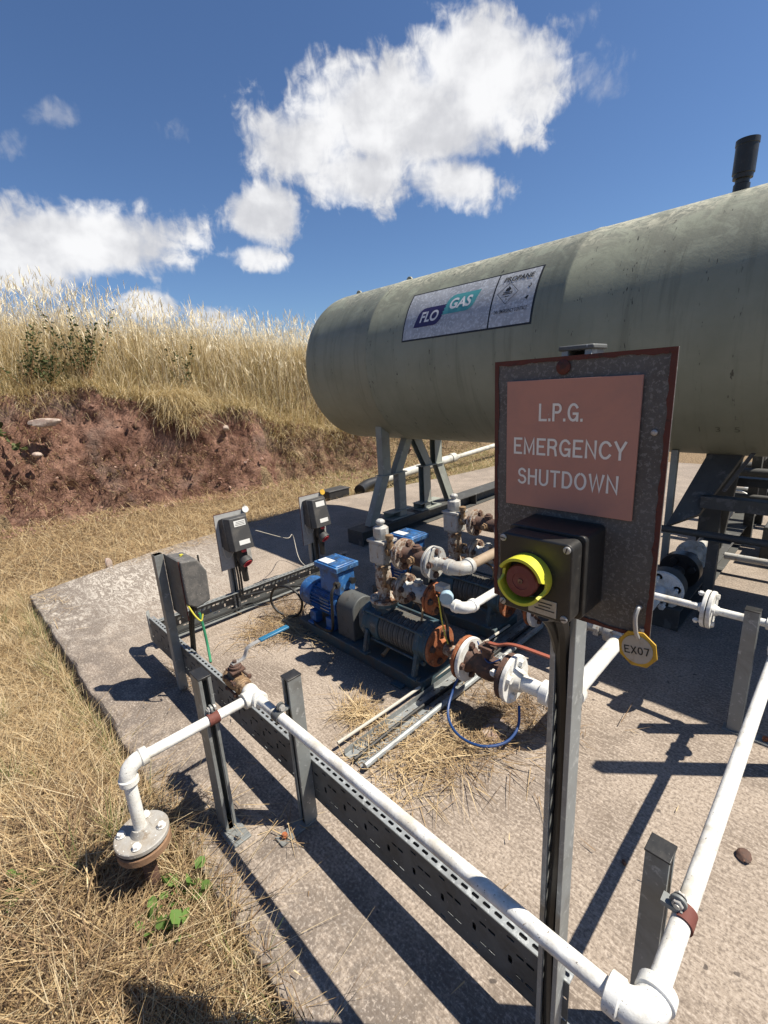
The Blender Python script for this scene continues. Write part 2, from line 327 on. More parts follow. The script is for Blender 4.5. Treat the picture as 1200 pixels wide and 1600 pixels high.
# ------------------------------------------------------------------ mesh builder
class MB:
    def __init__(s): s.v = []; s.f = []
    def add(s, vs, fs):
        o = len(s.v); s.v += [tuple(p) for p in vs]; s.f += [tuple(i+o for i in f) for f in fs]; return s
    def box(s, c, sz, M=None):
        x, y, z = (q/2 for q in sz)
        vs = [Vector(p) for p in ((-x,-y,-z),(x,-y,-z),(x,y,-z),(-x,y,-z),(-x,-y,z),(x,-y,z),(x,y,z),(-x,y,z))]
        if M is not None: vs = [M @ p for p in vs]
        c = Vector(c)
        return s.add([p+c for p in vs], [(0,3,2,1),(4,5,6,7),(0,1,5,4),(1,2,6,5),(2,3,7,6),(3,0,4,7)])
    def bounds(s, a, b):
        return s.box([(a[i]+b[i])/2 for i in range(3)], [b[i]-a[i] for i in range(3)])
    def hexa(s, p):   # eight corners: bottom ring, top ring
        return s.add(p, [(0,3,2,1),(4,5,6,7),(0,1,5,4),(1,2,6,5),(2,3,7,6),(3,0,4,7)])
    def lathe(s, o, ax, prof, n=24, caps=True, ph=0):
        o = Vector(o); ax = Vector(ax).normalized()
        u = ax.orthogonal().normalized(); v = ax.cross(u)
        vs = []; fs = []
        for (t, r) in prof:
            for k in range(n):
                a = 2*math.pi*k/n + ph
                vs.append(o + ax*t + (u*math.cos(a)+v*math.sin(a))*r)
        for i in range(len(prof)-1):
            for k in range(n):
                k2 = (k+1) % n
                fs.append((i*n+k, i*n+k2, (i+1)*n+k2, (i+1)*n+k))
        if caps:
            fs.append(tuple(range(n-1, -1, -1))); fs.append(tuple((len(prof)-1)*n+k for k in range(n)))
        return s.add(vs, fs)
    def cyl(s, a, b, r, r2=None, n=24):
        a = Vector(a); b = Vector(b)
        return s.lathe(a, b-a, [(0, r), ((b-a).length, r if r2 is None else r2)], n)
    def tube(s, pts, r, n=10):
        pts = [Vector(p) for p in pts]; N = len(pts)
        T = [(pts[min(i+1, N-1)]-pts[max(i-1, 0)]).normalized() for i in range(N)]
        u = T[0].orthogonal().normalized(); vs = []; fs = []
        for i in range(N):
            u = (u - T[i]*u.dot(T[i])).normalized(); v = T[i].cross(u)
            rr = r[i] if isinstance(r, (list, tuple)) else r
            for k in range(n):
                a = 2*math.pi*k/n; vs.append(pts[i]+(u*math.cos(a)+v*math.sin(a))*rr)
        for i in range(N-1):
            for k in range(n):
                k2 = (k+1) % n; fs.append((i*n+k, i*n+k2, (i+1)*n+k2, (i+1)*n+k))
        fs.append(tuple(range(n-1, -1, -1))); fs.append(tuple((N-1)*n+k for k in range(n)))
        return s.add(vs, fs)
    def prism(s, poly, o, u, v, wv):
        o = Vector(o); u = Vector(u); v = Vector(v); wv = Vector(wv); n = len(poly)
        a = [o+u*p[0]+v*p[1] for p in poly]; b = [p+wv for p in a]
        fs = [tuple(range(n-1, -1, -1)), tuple(range(n, 2*n))]
        for i in range(n): j = (i+1) % n; fs.append((i, j, n+j, n+i))
        return s.add(a+b, fs)
    def slotted(s, o, u, v, us, vs_, hole):
        """sheet cut into cells by us x vs_; hole(i,j) -> None or (cu,cv,halflen,halfwid,vertical)"""
        o = Vector(o); u = Vector(u); v = Vector(v)
        for i in range(len(us)-1):
            for j in range(len(vs_)-1):
                a0, a1, b0, b1 = us[i], us[i+1], vs_[j], vs_[j+1]
                mu, mv = (a0+a1)/2, (b0+b1)/2
                outer = [(a0,b0),(mu,b0),(a1,b0),(a1,mv),(a1,b1),(mu,b1),(a0,b1),(a0,mv)]
                h = hole(i, j)
                if h is None:
                    s.add([o+u*p[0]+v*p[1] for p in (outer[0],outer[2],outer[4],outer[6])], [(0,1,2,3)]); continue
                L, W, vert = h
                k = max(L-W*.55, 0)
                q = [(-k,-W),(0,-W),(k,-W),(L,0),(k,W),(0,W),(-k,W),(-L,0)]
                if vert: q = [(-W,-k),(0,-L),(W,-k),(W,0),(W,k),(0,L),(-W,k),(-W,0)]
                inner = [(mu+p[0], mv+p[1]) for p in q]
                s.add([o+u*p[0]+v*p[1] for p in outer+inner], [(m, (m+1) % 8, 8+(m+1) % 8, 8+m) for m in range(8)])
        return s

ROOT = {}
def build(mb, name, mat, parent=None, bev=0, solid=0, smooth=35, origin=None, seg=2):
    me = bpy.data.meshes.new(name)
    org = Vector(origin) if origin is not None else (ROOT[parent.name] if parent is not None else Vector((0,0,0)))
    me.from_pydata([tuple(Vector(p)-org) for p in mb.v], [], mb.f); me.validate(); me.update()
    me.materials.append(MATS[mat])
    ob = bpy.data.objects.new(name, me); col.objects.link(ob)
    if parent is not None: ob.parent = parent
    else: ob.location = org
    ROOT[ob.name] = org
    if smooth: me.shade_smooth(); me.set_sharp_from_angle(angle=R(smooth))
    if solid:
        m = ob.modifiers.new('Solidify', 'SOLIDIFY'); m.thickness = solid; m.offset = 0
    if bev:
        m = ob.modifiers.new('Bevel', 'BEVEL'); m.width = bev; m.segments = seg; m.limit_method = 'ANGLE'; m.angle_limit = R(40)
    return ob
def tag(o, label, cat, group=None):
    o['label'] = label; o['category'] = cat
    if group: o['group'] = group
    return o
def thing(name, label, cat, loc, group=None):
    o = bpy.data.objects.new(name, None); col.objects.link(o); o.location = loc; o.empty_display_size = .05
    ROOT[o.name] = Vector(loc); return tag(o, label, cat, group)
def dup(root, off, label, group=None, skip=()):
    r = root.copy(); col.objects.link(r); r.location = root.location + Vector(off); r['label'] = label
    if group: r['group'] = group
    for ch in root.children:
        if ch.name.split('.')[0] in skip: continue
        c = ch.copy(); col.objects.link(c); c.parent = r
        for g in ch.children:
            d = g.copy(); col.objects.link(d); d.parent = c
    return r
def smoothpath(pts, n=6):
    P = [Vector(p) for p in pts]; P = [P[0]*2-P[1]]+P+[P[-1]*2-P[-2]]; out = []
    for i in range(1, len(P)-2):
        for k in range(n):
            t = k/n; a, b, c, d = P[i-1:i+3]
            out.append(.5*((2*b)+(c-a)*t+(2*a-5*b+4*c-d)*t*t+(3*b-a-3*c+d)*t**3))
    out.append(P[-2]); return out
def elbow(c, d1, d2, rad, r, n=12):
    """points of a quarter bend with corner c, coming along d1 and leaving along d2"""
    c = Vector(c); d1 = Vector(d1).normalized(); d2 = Vector(d2).normalized()
    o = c - d1*rad + d2*rad
    return [o - d2*rad*math.cos(a) + d1*rad*math.sin(a) for a in [math.pi/2*k/8 for k in range(9)]]
def text(mb_out, s, o, u, v, width=None, height=None, off=0.0, lift=0, nrm=None, align='CENTER', shear=0, space=1.0, warp=None):
    cu = bpy.data.curves.new('t', 'FONT'); cu.body = s; cu.align_x = align; cu.size = 1; cu.offset = off; cu.shear = shear; cu.space_character = space
    cu.resolution_u = 4
    ob = bpy.data.objects.new('t', cu); col.objects.link(ob)
    dg = bpy.context.evaluated_depsgraph_get(); dg.update()
    me = bpy.data.meshes.new_from_object(ob.evaluated_get(dg))
    P = np.array([p.co[:] for p in me.vertices]); F = [tuple(p.vertices) for p in me.polygons]
    bpy.data.objects.remove(ob); bpy.data.curves.remove(cu); bpy.data.meshes.remove(me)
    if len(P) == 0: return
    x0, x1 = P[:,0].min(), P[:,0].max(); y0, y1 = P[:,1].min(), P[:,1].max()
    sx = width/(x1-x0) if width else height/(y1-y0); sy = height/(y1-y0) if height else sx
    q = np.column_stack([(P[:,0]-(x0+x1)/2)*sx, (P[:,1]-(y0+y1)/2)*sy])
    if warp: mb_out.add([warp(a, b) for a, b in q], F)
    else:
        o = Vector(o); u = Vector(u); v = Vector(v)
        mb_out.add([o+u*a+v*b for a, b in q], F)

def hexbolt(root, parent, c, ax, r, head, reach, mat, name='bolt'):
    """hex head at c facing -ax side, shank along ax, nut at the far end"""
    c = Vector(c); ax = Vector(ax).normalized(); mb = MB(); ph = random.random()
    mb.lathe(c-ax*head, ax, [(0, r*.92), (head*.15, r), (head, r)], 6, ph=ph)
    mb.lathe(c-ax*.002, ax, [(0, r*1.18), (.002, r*1.18)], 12)
    mb.cyl(c, c+ax*(reach+head*1.5), r*.52, n=8)
    mb.lathe(c+ax*reach, ax, [(0, r), (head, r), (head*1.1, r*.9)], 6, ph=ph+.3)
    return build(mb, name, mat, parent, smooth=30)
def flange(parent, c, ax, r, t, mat, bolt=None, nb=4, br=.012, reach=None, bc=.74, hub=None, ph=.785, rf=True, faces=None, off=0):
    """round flange plate starting at c and running t along ax, with bolts as its own parts"""
    c = Vector(c); ax = Vector(ax).normalized(); mb = MB()
    e = .0025
    prof = [(0, r-e), (e, r), (t-e, r), (t, r-e)]
    if hub: prof += [(t, hub*1.35), (t+hub*.5, hub*1.12), (t+hub*.9, hub)]
    if rf: prof = [(-.002, r*.62), (0, r*.62)]+prof
    mb.lathe(c, ax, prof, 32)
    f = build(mb, 'flange', mat, parent, smooth=32)
    if bolt:
        u = ax.orthogonal().normalized(); v = ax.cross(u)
        for k in range(nb):
            a = ph+2*math.pi*k/nb
            p = c + (u*math.cos(a)+v*math.sin(a))*r*bc + ax*off
            rr = reach or t
            hexbolt(parent, f, p, -ax if rr < 0 else ax, br, br*.95, abs(rr), bolt)
    return f

# engraved single-stroke lettering
def arc(cx, cy, rx, ry, a0, a1, n=14): return [(cx+rx*math.cos(R(a0+(a1-a0)*i/n)), cy+ry*math.sin(R(a0+(a1-a0)*i/n))) for i in range(n+1)]
GL = {'L':(.50,[[(0,1),(0,0),(.5,0)]]), 'P':(.56,[[(0,0),(0,1),(.32,1)]+arc(.32,.75,.24,.25,90,-90)+[(.165,.5)]]), '.':(.02,[[(0,.0),(0,.035)]]),
 'G':(.70,[arc(.36,.5,.36,.5,40,330)+[(.68,.42),(.40,.42)],[(.68,.40),(.68,0)]]), 'E':(.54,[[(.54,1),(0,1),(0,0),(.54,0)],[(.165,.52),(.42,.52)]]),
 'M':(.72,[[(0,0),(0,1),(.36,.12),(.72,1),(.72,0)]]), 'R':(.58,[[(0,0),(0,1),(.34,1)]+arc(.34,.755,.24,.245,90,-90)+[(.165,.51)],[(.34,.47),(.50,.40),(.54,.25),(.58,0)]]),
 'N':(.62,[[(0,0),(0,1),(.62,0),(.62,1)]]), 'C':(.68,[arc(.36,.5,.36,.5,38,322)]), 'Y':(.62,[[(0,1),(.31,.45),(.31,0)],[(.345,.5),(.62,1)]]),
 'S':(.58,[arc(.30,.755,.26,.245,25,250,14)+arc(.30,.26,.29,.26,80,-155,14)]), 'H':(.60,[[(0,0),(0,1)],[(.6,0),(.6,1)],[(.165,.53),(.435,.53)]]), 'U':(.60,[[(0,1),(0,.30)]+arc(.30,.30,.30,.30,180,360)+[(.6,1)]]),
 'T':(.60,[[(0,1),(.6,1)],[(.30,.835),(.30,0)]]), 'D':(.62,[[(0,0),(0,1),(.26,1)]+arc(.26,.5,.36,.5,90,-90)+[(.165,0)]]), 'O':(.72,[arc(.36,.5,.36,.5,104,436,28)]),
 'W':(.92,[[(0,1),(.23,0),(.46,1),(.69,0),(.92,1)]]), 'X':(.56,[[(0,0),(.56,1)],[(0,1),(.245,.56)],[(.315,.44),(.56,0)]]), '0':(.52,[arc(.26,.5,.26,.5,109,431,26)]), '7':(.50,[[(0,1),(.5,1),(.17,0)]])}
def strokes(s, o, u, v, h, width, sw=.13, gap=.22):
    """flat ribbons with mitred corners; returns an MB lying in the plane o,u,v"""
    mb = MB(); x = 0; lay = []
    for ch in s:
        w0, st = GL[ch]; lay.append((x, st)); x += w0+gap+(sw*.6)
    tot = x-gap-sw*.6; ku = width/(tot+sw); kv = h/(1+sw); o = Vector(o); u = Vector(u); v = Vector(v); nrm = u.cross(v); li = 0
    for x0, st in lay:
        for pl in st:
            P = [np.array(((px+x0-tot/2)*ku, (py-.5)*kv)) for px, py in pl]; hw = sw*kv/2; li += 1
            P = [p for i, p in enumerate(P) if i == 0 or np.linalg.norm(p-P[i-1]) > .03*kv]
            b = len(mb.v); n = len(P); N_ = []
            for i in range(n):
                d0 = P[i]-P[i-1] if i > 0 else P[1]-P[0]; d1 = P[i+1]-P[i] if i < n-1 else d0
                d0 = d0/np.linalg.norm(d0); d1 = d1/np.linalg.norm(d1); m = d0+d1; m = m/max(np.linalg.norm(m), .2); q = np.array((-m[1], m[0])); k = min(hw/max(q@np.array((-d0[1], d0[0])), .3), hw*2.2)
                e = -d0*hw*(i == 0)+d0*hw*(i == n-1); N_.append((P[i]+q*k+e, P[i]-q*k+e))
            lift = nrm*(.00016*(li % 4))
            for a, c in N_: mb.v += [tuple(o+u*a[0]+v*a[1]+lift), tuple(o+u*c[0]+v*c[1]+lift)]
            for i in range(n-1): mb.f.append((b+2*i, b+2*i+1, b+2*i+3, b+2*i+2))
    return mb

# ------------------------------------------------------------------ terrain
def hashn(ix, iy, s):
    h = (ix*374761393 + iy*668265263 + s*1442695041) & 0xffffffff
    h = ((h ^ (h >> 13))*1274126177) & 0xffffffff
    return ((h ^ (h >> 16)) & 0xffff)/65535.0
def vnoise(x, y, s=0):
    ix = np.floor(x).astype(np.int64); iy = np.floor(y).astype(np.int64); fx = x-ix; fy = y-iy
    fx = fx*fx*(3-2*fx); fy = fy*fy*(3-2*fy)
    a = hashn(ix, iy, s); b = hashn(ix+1, iy, s); c = hashn(ix, iy+1, s); d = hashn(ix+1, iy+1, s)
    return (a*(1-fx)+b*fx)*(1-fy)+(c*(1-fx)+d*fx)*fy
def fbm(x, y, o=5, s=0, g=.55):
    t = np.zeros_like(x); a = 1.; n = 0
    for k in range(o): t += a*vnoise(x*2**k, y*2**k, s+k); n += a; a *= g
    return t/n
def sst(x, a, b):
    t = np.clip((x-a)/(b-a), 0, 1); return t*t*(3-2*t)
YB = [-60,-3,0,1.5,3,4.3,5.8,8,12,60]
def bank_base(y): return np.interp(y, YB, [-8,-7.9,-7.75,-7.65,-7.3,-6.95,-6.6,-6.2,-6.0,-5.5])
def soil_top(y): return np.interp(y, [-60,-3,0,1.7,2.9,4.3,6,8,60], [1.72,1.72,1.70,1.70,1.46,1.12,.66,.5,.5])
def crest(y): return np.interp(y, [-60,-2,2,4.5,7,60], [2.35,2.35,2.28,2.02,1.9,1.9])
def bank_d(x, y): return bank_base(y)-x + .22*(fbm(x*.0+y*1.3, y*.7, 3, 31)-.5)*2
def soil_w(y): return .14+.23*soil_top(y)
def height(x, y):
    d = bank_d(x, y); st = soil_top(y); wf = soil_w(y); cr = crest(y)
    n = fbm(x*3.1, y*3.1, 6, 5, .6); n2 = fbm(x*1.3, y*1.3, 3, 77)
    st = st + (fbm(x*.7, y*2.2, 4, 91)-.5)*.28
    face = np.clip(d/wf, 0, 1)
    prof = -.10 + (st+.10)*(face**.85)
    upper = st + (cr-st)*sst(d, wf-.1, wf+1.5) + np.clip(d-wf-1.5, 0, 50)*.02
    z = np.where(d < 0, -.10, np.where(d < wf, prof, upper))
    z = z + np.where(d < 0, .10*sst(d, -.9, 0), .10*(1-face))
    rough = sst(d, -.25, .1)*sst(-d, -wf-.25, -wf+.1)
    z = z + rough*((n-.5)*.30 + (fbm(x*9, y*9, 4, 12, .6)-.5)*.20) + (n2-.5)*.05*(1-rough)
    z = z + (fbm(x*6, y*6, 3, 44)-.5)*.03
    # hollow round the buried flange and against the slab
    z = z + .135*np.exp(-(((x+1.55)/.75)**2+((y-.05)/.35)**2))*(y < .6)
    z = z - .07*np.exp(-(((x+1.40)/.11)**2+((y-.17)/.10)**2)) - .02*sst(-np.abs(y-.30), -.12, 0)*(x > -5)
    z = np.where((x > -4.2) & (y > .42), -.16, z)
    return z
def lines(*segs):
    o = []
    for a, b, st in segs: o += list(np.arange(a, b, st))
    return np.array(o)
gx = np.concatenate([[-900,-300,-120,-60,-35,-22,-15], lines((-12,-9.6,.12),(-9.3,-6.2,.018),(-6.2,-6.0,.05),(-6.0,-4.6,.08),(-4.6,-.4,.045),(-.4,3,.3)), [4,8,20,60,200,900]])
gy = np.concatenate([[-900,-300,-100,-40,-15,-6,-3,-2,-1.5], lines((-1.2,.45,.04),(.45,6.2,.026),(6.2,7.2,.06),(7.2,12,.15)), [13,16,25,60,200,900]])
X, Y = np.meshgrid(gx, gy, indexing='ij'); Z = height(X, Y)
nx, ny = X.shape
D0 = bank_d(X, Y); W0 = soil_w(Y)
RM = sst(D0, -.2, .12)*sst(-D0, -W0-.2, -W0+.05)
XO = RM*((fbm(Y*3.2+3, Z*3.2, 5, 201, .62)-.5)*.17 + (fbm(Y*13, Z*13, 4, 202, .65)-.5)*.13 + np.abs(fbm(Y*6+9, Z*7, 4, 203, .6)-.5)*-.17)
me = bpy.data.meshes.new('ground')
idx = np.arange(nx*ny).reshape(nx, ny)
quads = np.stack([idx[:-1,:-1], idx[1:,:-1], idx[1:,1:], idx[:-1,1:]], -1).reshape(-1, 4)
me.vertices.add(nx*ny); me.vertices.foreach_set('co', np.stack([X+XO, Y, Z], -1).ravel())
me.loops.add(quads.size); me.loops.foreach_set('vertex_index', quads.ravel().astype(np.int32))
me.polygons.add(len(quads)); me.polygons.foreach_set('loop_start', np.arange(0, quads.size, 4, dtype=np.int32))
me.update(calc_edges=True)
D = bank_d(X, Y); lit = np.where((D > -.35+.5*fbm(X*2, Y*2, 3, 3)) & (D < soil_w(Y)+.05), 0., 1.)
lit = np.where((D < .35) & (Y > 4.2), np.maximum(lit, .45), lit)
lit = np.where((Y > 6.2) & (D > -.2), 1., lit)
at = me.attributes.new('litter', 'FLOAT', 'POINT'); at.data.foreach_set('value', lit.ravel().astype(np.float32))
me.materials.append(MATS['earth']); me.shade_smooth()
g = bpy.data.objects.new('ground', me); col.objects.link(g); g['kind'] = 'structure'

# ------------------------------------------------------------------ concrete slab
def slab():
    edge = [(-4.80,.345),(-4.95,.9),(-5.10,1.44),(-5.20,2.6),(-5.27,3.6),(-5.24,4.3),(-5.02,5.3),(-4.85,6.3),(-4.45,9.0),(5,9.0),(5,.345)]
    pts = []
    for i in range(len(edge)):
        a = np.array(edge[i]); b = np.array(edge[(i+1) % len(edge)]); L = np.linalg.norm(b-a); k = max(1, int(L/.03)) if L < 12 else 60
        for j in range(k):
            p = a+(b-a)*j/k; pts.append(p)
    pts = np.array(pts); nrm = np.array([0., 0.])
    cx = np.array([-.5, 4.])
    q = fbm(pts[:,0]*7, pts[:,1]*7, 4, 8)-.5
    dirv = (pts-cx)/np.linalg.norm(pts-cx, axis=1)[:,None]
    chip = np.clip(fbm(pts[:,0]*3.1+9, pts[:,1]*3.1, 3, 55)-.56, 0, 1)
    rings = []
    P0 = pts + dirv*(q*.022)[:,None] - dirv*(chip*.045)[:,None]
    mb = MB(); n = len(pts)
    prof = [(.05, 0.), (.016, 0.), (.005, -.003), (.001, -.008), (0, -.016), (-.004, -.22)]
    for ins, z in prof:
        P = P0 - dirv*ins
        for p, c_ in zip(P, chip): mb.v.append((p[0], p[1], z - (c_*.05 if z < -.001 and z > -.1 else 0)))
    for i in range(len(prof)-1):
        for k in range(n):
            k2 = (k+1) % n; mb.f.append((i*n+k, (i+1)*n+k, (i+1)*n+k2, i*n+k2))
    mb.f.append(tuple(range(n)))
    o = build(mb, 'slab', 'concrete', smooth=50); o['kind'] = 'structure'
slab()

# ------------------------------------------------------------------ blades of grass, as one mesh each
def blades(name, mat, P, hd, L, W, bend, lean, seg, tint, droop=0):
    """P roots (n,3); hd heading; lean from vertical at the root (rad), bend added towards the tip"""
    n = len(P); ts = np.linspace(0, 1, seg+1)
    pos = P.copy(); V = np.zeros((n, seg+1, 2, 3))
    side = np.stack([-np.sin(hd), np.cos(hd), np.zeros(n)], -1)
    tw = rng.uniform(-.9, .9, n)
    for i, t in enumerate(ts):
        a = lean + bend*t
        wd = (W*(1-.85*t**1.6))[:,None]*.5
        s = side*np.cos(tw)[:,None] + np.stack([np.cos(hd)*np.sin(tw), np.sin(hd)*np.sin(tw), np.zeros(n)], -1)
        V[:,i,0] = pos - s*wd; V[:,i,1] = pos + s*wd
        step = (L/seg)[:,None]
        pos = pos + step*np.stack([np.cos(hd)*np.sin(a), np.sin(hd)*np.sin(a), np.cos(a)], -1)
    nv = n*(seg+1)*2
    base = (np.arange(n)*(seg+1)*2)[:,None, None]; k = np.arange(seg)[None,:,None]*2
    q = base + k + np.array([0,1,3,2])[None,None,:]
    q = q.reshape(-1, 4).astype(np.int32)
    me = bpy.data.meshes.new(name)
    me.vertices.add(nv); me.vertices.foreach_set('co', V.ravel())
    me.loops.add(q.size); me.loops.foreach_set('vertex_index', q.ravel())
    me.polygons.add(len(q)); me.polygons.foreach_set('loop_start', np.arange(0, q.size, 4, dtype=np.int32))
    me.update(calc_edges=True)
    a = me.attributes.new('tint', 'FLOAT', 'POINT'); a.data.foreach_set('value', np.repeat(np.clip(tint, 0, 1), (seg+1)*2).astype(np.float32))
    me.materials.append(MATS[mat]); me.shade_smooth()
    o = bpy.data.objects.new(name, me); col.objects.link(o); return o
def cat(*a): return [np.concatenate(q) for q in zip(*a)]
def spread(n, x0, x1, y0, y1, keep=None):
    x = rng.uniform(x0, x1, n); y = rng.uniform(y0, y1, n)
    if keep is not None: k = keep(x, y); x = x[k]; y = y[k]
    return x, y
def pack(x, y, zoff, L, Wd, bend, lean, tint, hd=None):
    n = len(x); P = np.stack([x, y, height(x, y)+zoff], -1)
    if hd is None: hd = rng.uniform(0, 2*math.pi, n)
    f = lambda v: v if isinstance(v, np.ndarray) else rng.uniform(v[0], v[1], n)
    return P, hd, f(L), f(Wd), f(bend), f(lean), f(tint)
def slab_free(x, y):   # outside the concrete
    return (y < .325+.02*np.sin(x*9)) | (x < -5.24) | ((y > 4.3) & (x < -5.22+(y-4.3)*.17)) | ((x < -4.8-(y-.345)*.28) & (y < 1.5)) | ((x < -5.08-(y-1.44)*.09) & (y < 4))
def s_near():
    keep = lambda x, y: slab_free(x, y) & (((x+1.42)/.2)**2+((y-.16)/.14)**2 > rng.uniform(.2, 1.3, len(x))) & (y > -1.2 + .0*x)
    out = []
    x, y = spread(30000, -5.2, -.5, -.75, .36, keep); t = np.clip(rng.beta(2.2, 1.7, len(x))*.88, 0, .9)
    out.append(pack(x, y, -.01, (.05,.17), (.0022,.0050), (.1,1.0), (.5,1.45), t))
    x, y = spread(15000, -5.2, -.5, -.6, .36, keep); t = rng.beta(2.5, 1.5, len(x))*.9      # long fallen stems
    out.append(pack(x, y, .02, (.12,.42), (.0018,.0038), (-.1,.25), (1.25,1.62), t))
    cx_, cy_ = spread(75, -5.0, -1.0, -.5, .33, keep)                                       # upright tufts
    for a, b in zip(cx_, cy_):
        k = rng.integers(25, 60); x = a+rng.normal(0, .022, k); y = b+rng.normal(0, .022, k); ok = slab_free(x, y); x = x[ok]; y = y[ok]
        out.append(pack(x, y, -.01, (.08,.22), (.0022,.004), (.3,1.1), (.05,.5), np.clip(rng.normal(rng.choice([.6,.75,.95]), .08, len(x)), 0, 1)))
    x = rng.uniform(-4.9, -.5, 2600); y = .325-np.abs(rng.normal(0, .03, 2600))              # fringe against the slab's edge
    out.append(pack(x, y, -.02, (.08,.22), (.0022,.004), (.3,1.2), (.0,.6), np.clip(rng.normal(.75, .2, 2600), 0, 1)))
    o = blades('dry_grass', 'straw_blades', *[q for q in cat(*out)][:6], 4, cat(*out)[6])
    o['kind'] = 'stuff'; o['label'] = 'matted straw coloured grass beside the concrete slab'
s_near()
def s_mid():
    keep = lambda x, y: slab_free(x, y) & (bank_d(x, y) < .25)
    out = []
    x, y = spread(64000, -8.1, -4.4, -1.6, 9.0, keep)
    t = np.clip(rng.beta(1.5, 1.4, len(x))*.75+.5*(fbm(x*2.5, y*2.5, 4, 301)-.42), 0, .9); gr = (y > 3.2) & (rng.random(len(x)) < sst(y, 3.2, 6)*.65); t = np.where(gr, rng.uniform(.88, 1, len(x)), t)
    out.append(pack(x, y, -.01, (.06,.2), (.004,.008), (.2,1.1), (.4,1.4), t))
    x, y = spread(9000, -8.0, -4.7, -1.4, 8, keep); out.append(pack(x, y, .02, (.2,.55), (.003,.006), (-.1,.3), (1.2,1.6), rng.beta(2.5, 1.5, len(x))*.9))
    # sprouting and hanging on the earth face
    kf = lambda x, y: (bank_d(x, y) > 0) & (bank_d(x, y) < soil_w(y)+.1) & (rng.random(len(x)) < .06 + .75*sst(fbm(x*2+3, y*1.6, 3, 21), .55, .68) + .5*sst(y, 4.0, 5.5))
    x, y = spread(30000, -9.2, -5.6, -1, 10, kf); n = len(x)
    out.append(pack(x, y, 0, (.08,.28), (.003,.006), (.6,1.5), (.6,1.6), np.clip(rng.normal(.35, .22, n), 0, .9), hd=rng.normal(-.2, .7, n)))
    o = blades('matted_grass', 'straw_blades', *cat(*out)[:6], 4, cat(*out)[6]); o['kind'] = 'stuff'; o['label'] = 'trampled dry grass between the slab and the earth bank'
s_mid()
def s_tall():
    def keep(x, y):
        d = bank_d(x, y)-soil_w(y); return (d > -.12) & (rng.random(len(x)) < sst(d, -.12, .12))
    out = []
    x, y = spread(48000, -11.8, -6.6, -.6, 8.2, keep); n = len(x); d = bank_d(x, y)-soil_w(y)
    L = (.24+.50*sst(d, 0, 1.4))*rng.uniform(.6, 1.22, n)*np.interp(y, [0, 2, 5, 8], [1.1,1.08,.95,.9])*(.35+1.15*fbm(x*1.5, y*1.5, 4, 61))
    t = np.clip(rng.normal(.40, .17, n)+.22*sst(L, .5, 1.0)+.25*(fbm(x*.9, y*.9, 3, 62)-.5), 0, 1)
    out.append(pack(x, y, -.02, L, (.004,.010), (.1,1.0), (.0,.42), t))
    x, y = spread(4200, -10.2, -6.7, -.6, 8.2, lambda x, y: keep(x, y) & (bank_d(x, y)-soil_w(y) < 2)); n = len(x); d = bank_d(x, y)-soil_w(y)
    out.append(pack(x, y, -.02, (.35+.6*sst(d, 0, 1.2))*rng.uniform(.6, 1.3, n), (.007,.013), (.3,1.5), (.0,.75), np.clip(rng.normal(.78, .2, n), 0, 1)))
    x, y = spread(26000, -9.9, -6.7, -.6, 9.5, lambda x, y: keep(x, y) & (bank_d(x, y)-soil_w(y) < 1.5)); n = len(x)           # lower browner mat, leaning over the edge
    out.append(pack(x, y, -.02, (.15,.45), (.004,.009), (.5,1.5), (.2,1.1), np.clip(rng.normal(.30, .2, n), .0, .8), hd=rng.normal(0, 1.1, n)))
    y = rng.uniform(.2, 6.4, 3200); x = bank_base(y)-soil_w(y)+rng.uniform(-.16, .05, 3200)
    out.append(pack(x, y, .0, rng.uniform(.10, .44, 3200)*(.4+1.1*fbm(y*1.9, y*0+3, 3, 71)), (.004,.008), (.9,1.9), (.3,1.2), np.clip(rng.normal(.48, .2, 3200), 0, .95), hd=rng.normal(-.1, .6, 3200)))
    cs = [(2.75,300,.42),(2.95,440,.62),(3.15,300,.5),(4.6,180,.35),(1.2,120,.3),(.6,90,.3),(3.9,130,.3),(2.0,90,.25)]                                # tufts hanging down the face
    for yc, k, ln in cs:
        y = yc+rng.normal(0, .13, k); x = bank_base(y)-soil_w(y)-.02+rng.uniform(-.12, .22, k)
        out.append(pack(x, y, .0, rng.uniform(.4, 1.2, k)*ln*1.25, (.004,.007), (1.0,1.9), (.5,1.3), np.clip(rng.normal(.55, .15, k), 0, .9), hd=rng.normal(-.15, .5, k)))
    o = blades('tall_grass', 'tall_blades', *cat(*out)[:6], 5, cat(*out)[6]); o['kind'] = 'stuff'; o['label'] = 'tall dry grass growing along the top of the earth bank'
    # flowering stems standing above the mass
    x, y = spread(4600, -11.5, -7.4, -.4, 7.5, lambda x, y: bank_d(x, y)-soil_w(y) > .35); n = len(x)
    P, hd, L, W_, be, le, ti = pack(x, y, 0, (.6,1.3), (.003,.005), (.2,1.0), (.0,.22), (.65,1.))
    L = L*np.interp(y, [0, 2, 5, 8], [1.12,1.05,.88,.85])
    out = [(P, hd, L, W_, be, le, ti)]
    # seed heads: short wide blades at the stem tips
    pos = P.copy(); seg = 5
    for i in range(seg+0):
        a = le+be*i/seg; pos = pos+(L/seg)[:,None]*np.stack([np.cos(hd)*np.sin(a), np.sin(hd)*np.sin(a), np.cos(a)], -1)
    for k in range(3):
        out.append((pos-np.array([0,0,.03*k]), hd+rng.normal(0, .9, n), rng.uniform(.07,.16, n), rng.uniform(.008,.014, n), rng.uniform(.2,.7, n), le+be+rng.normal(-.2, .25, n), np.clip(ti+.1, 0, 1)))
    o = blades('grass_stems', 'tall_blades', *cat(*out)[:6], 5, cat(*out)[6]); o['kind'] = 'stuff'; o['label'] = 'pale seeding grass stems against the sky on the bank'
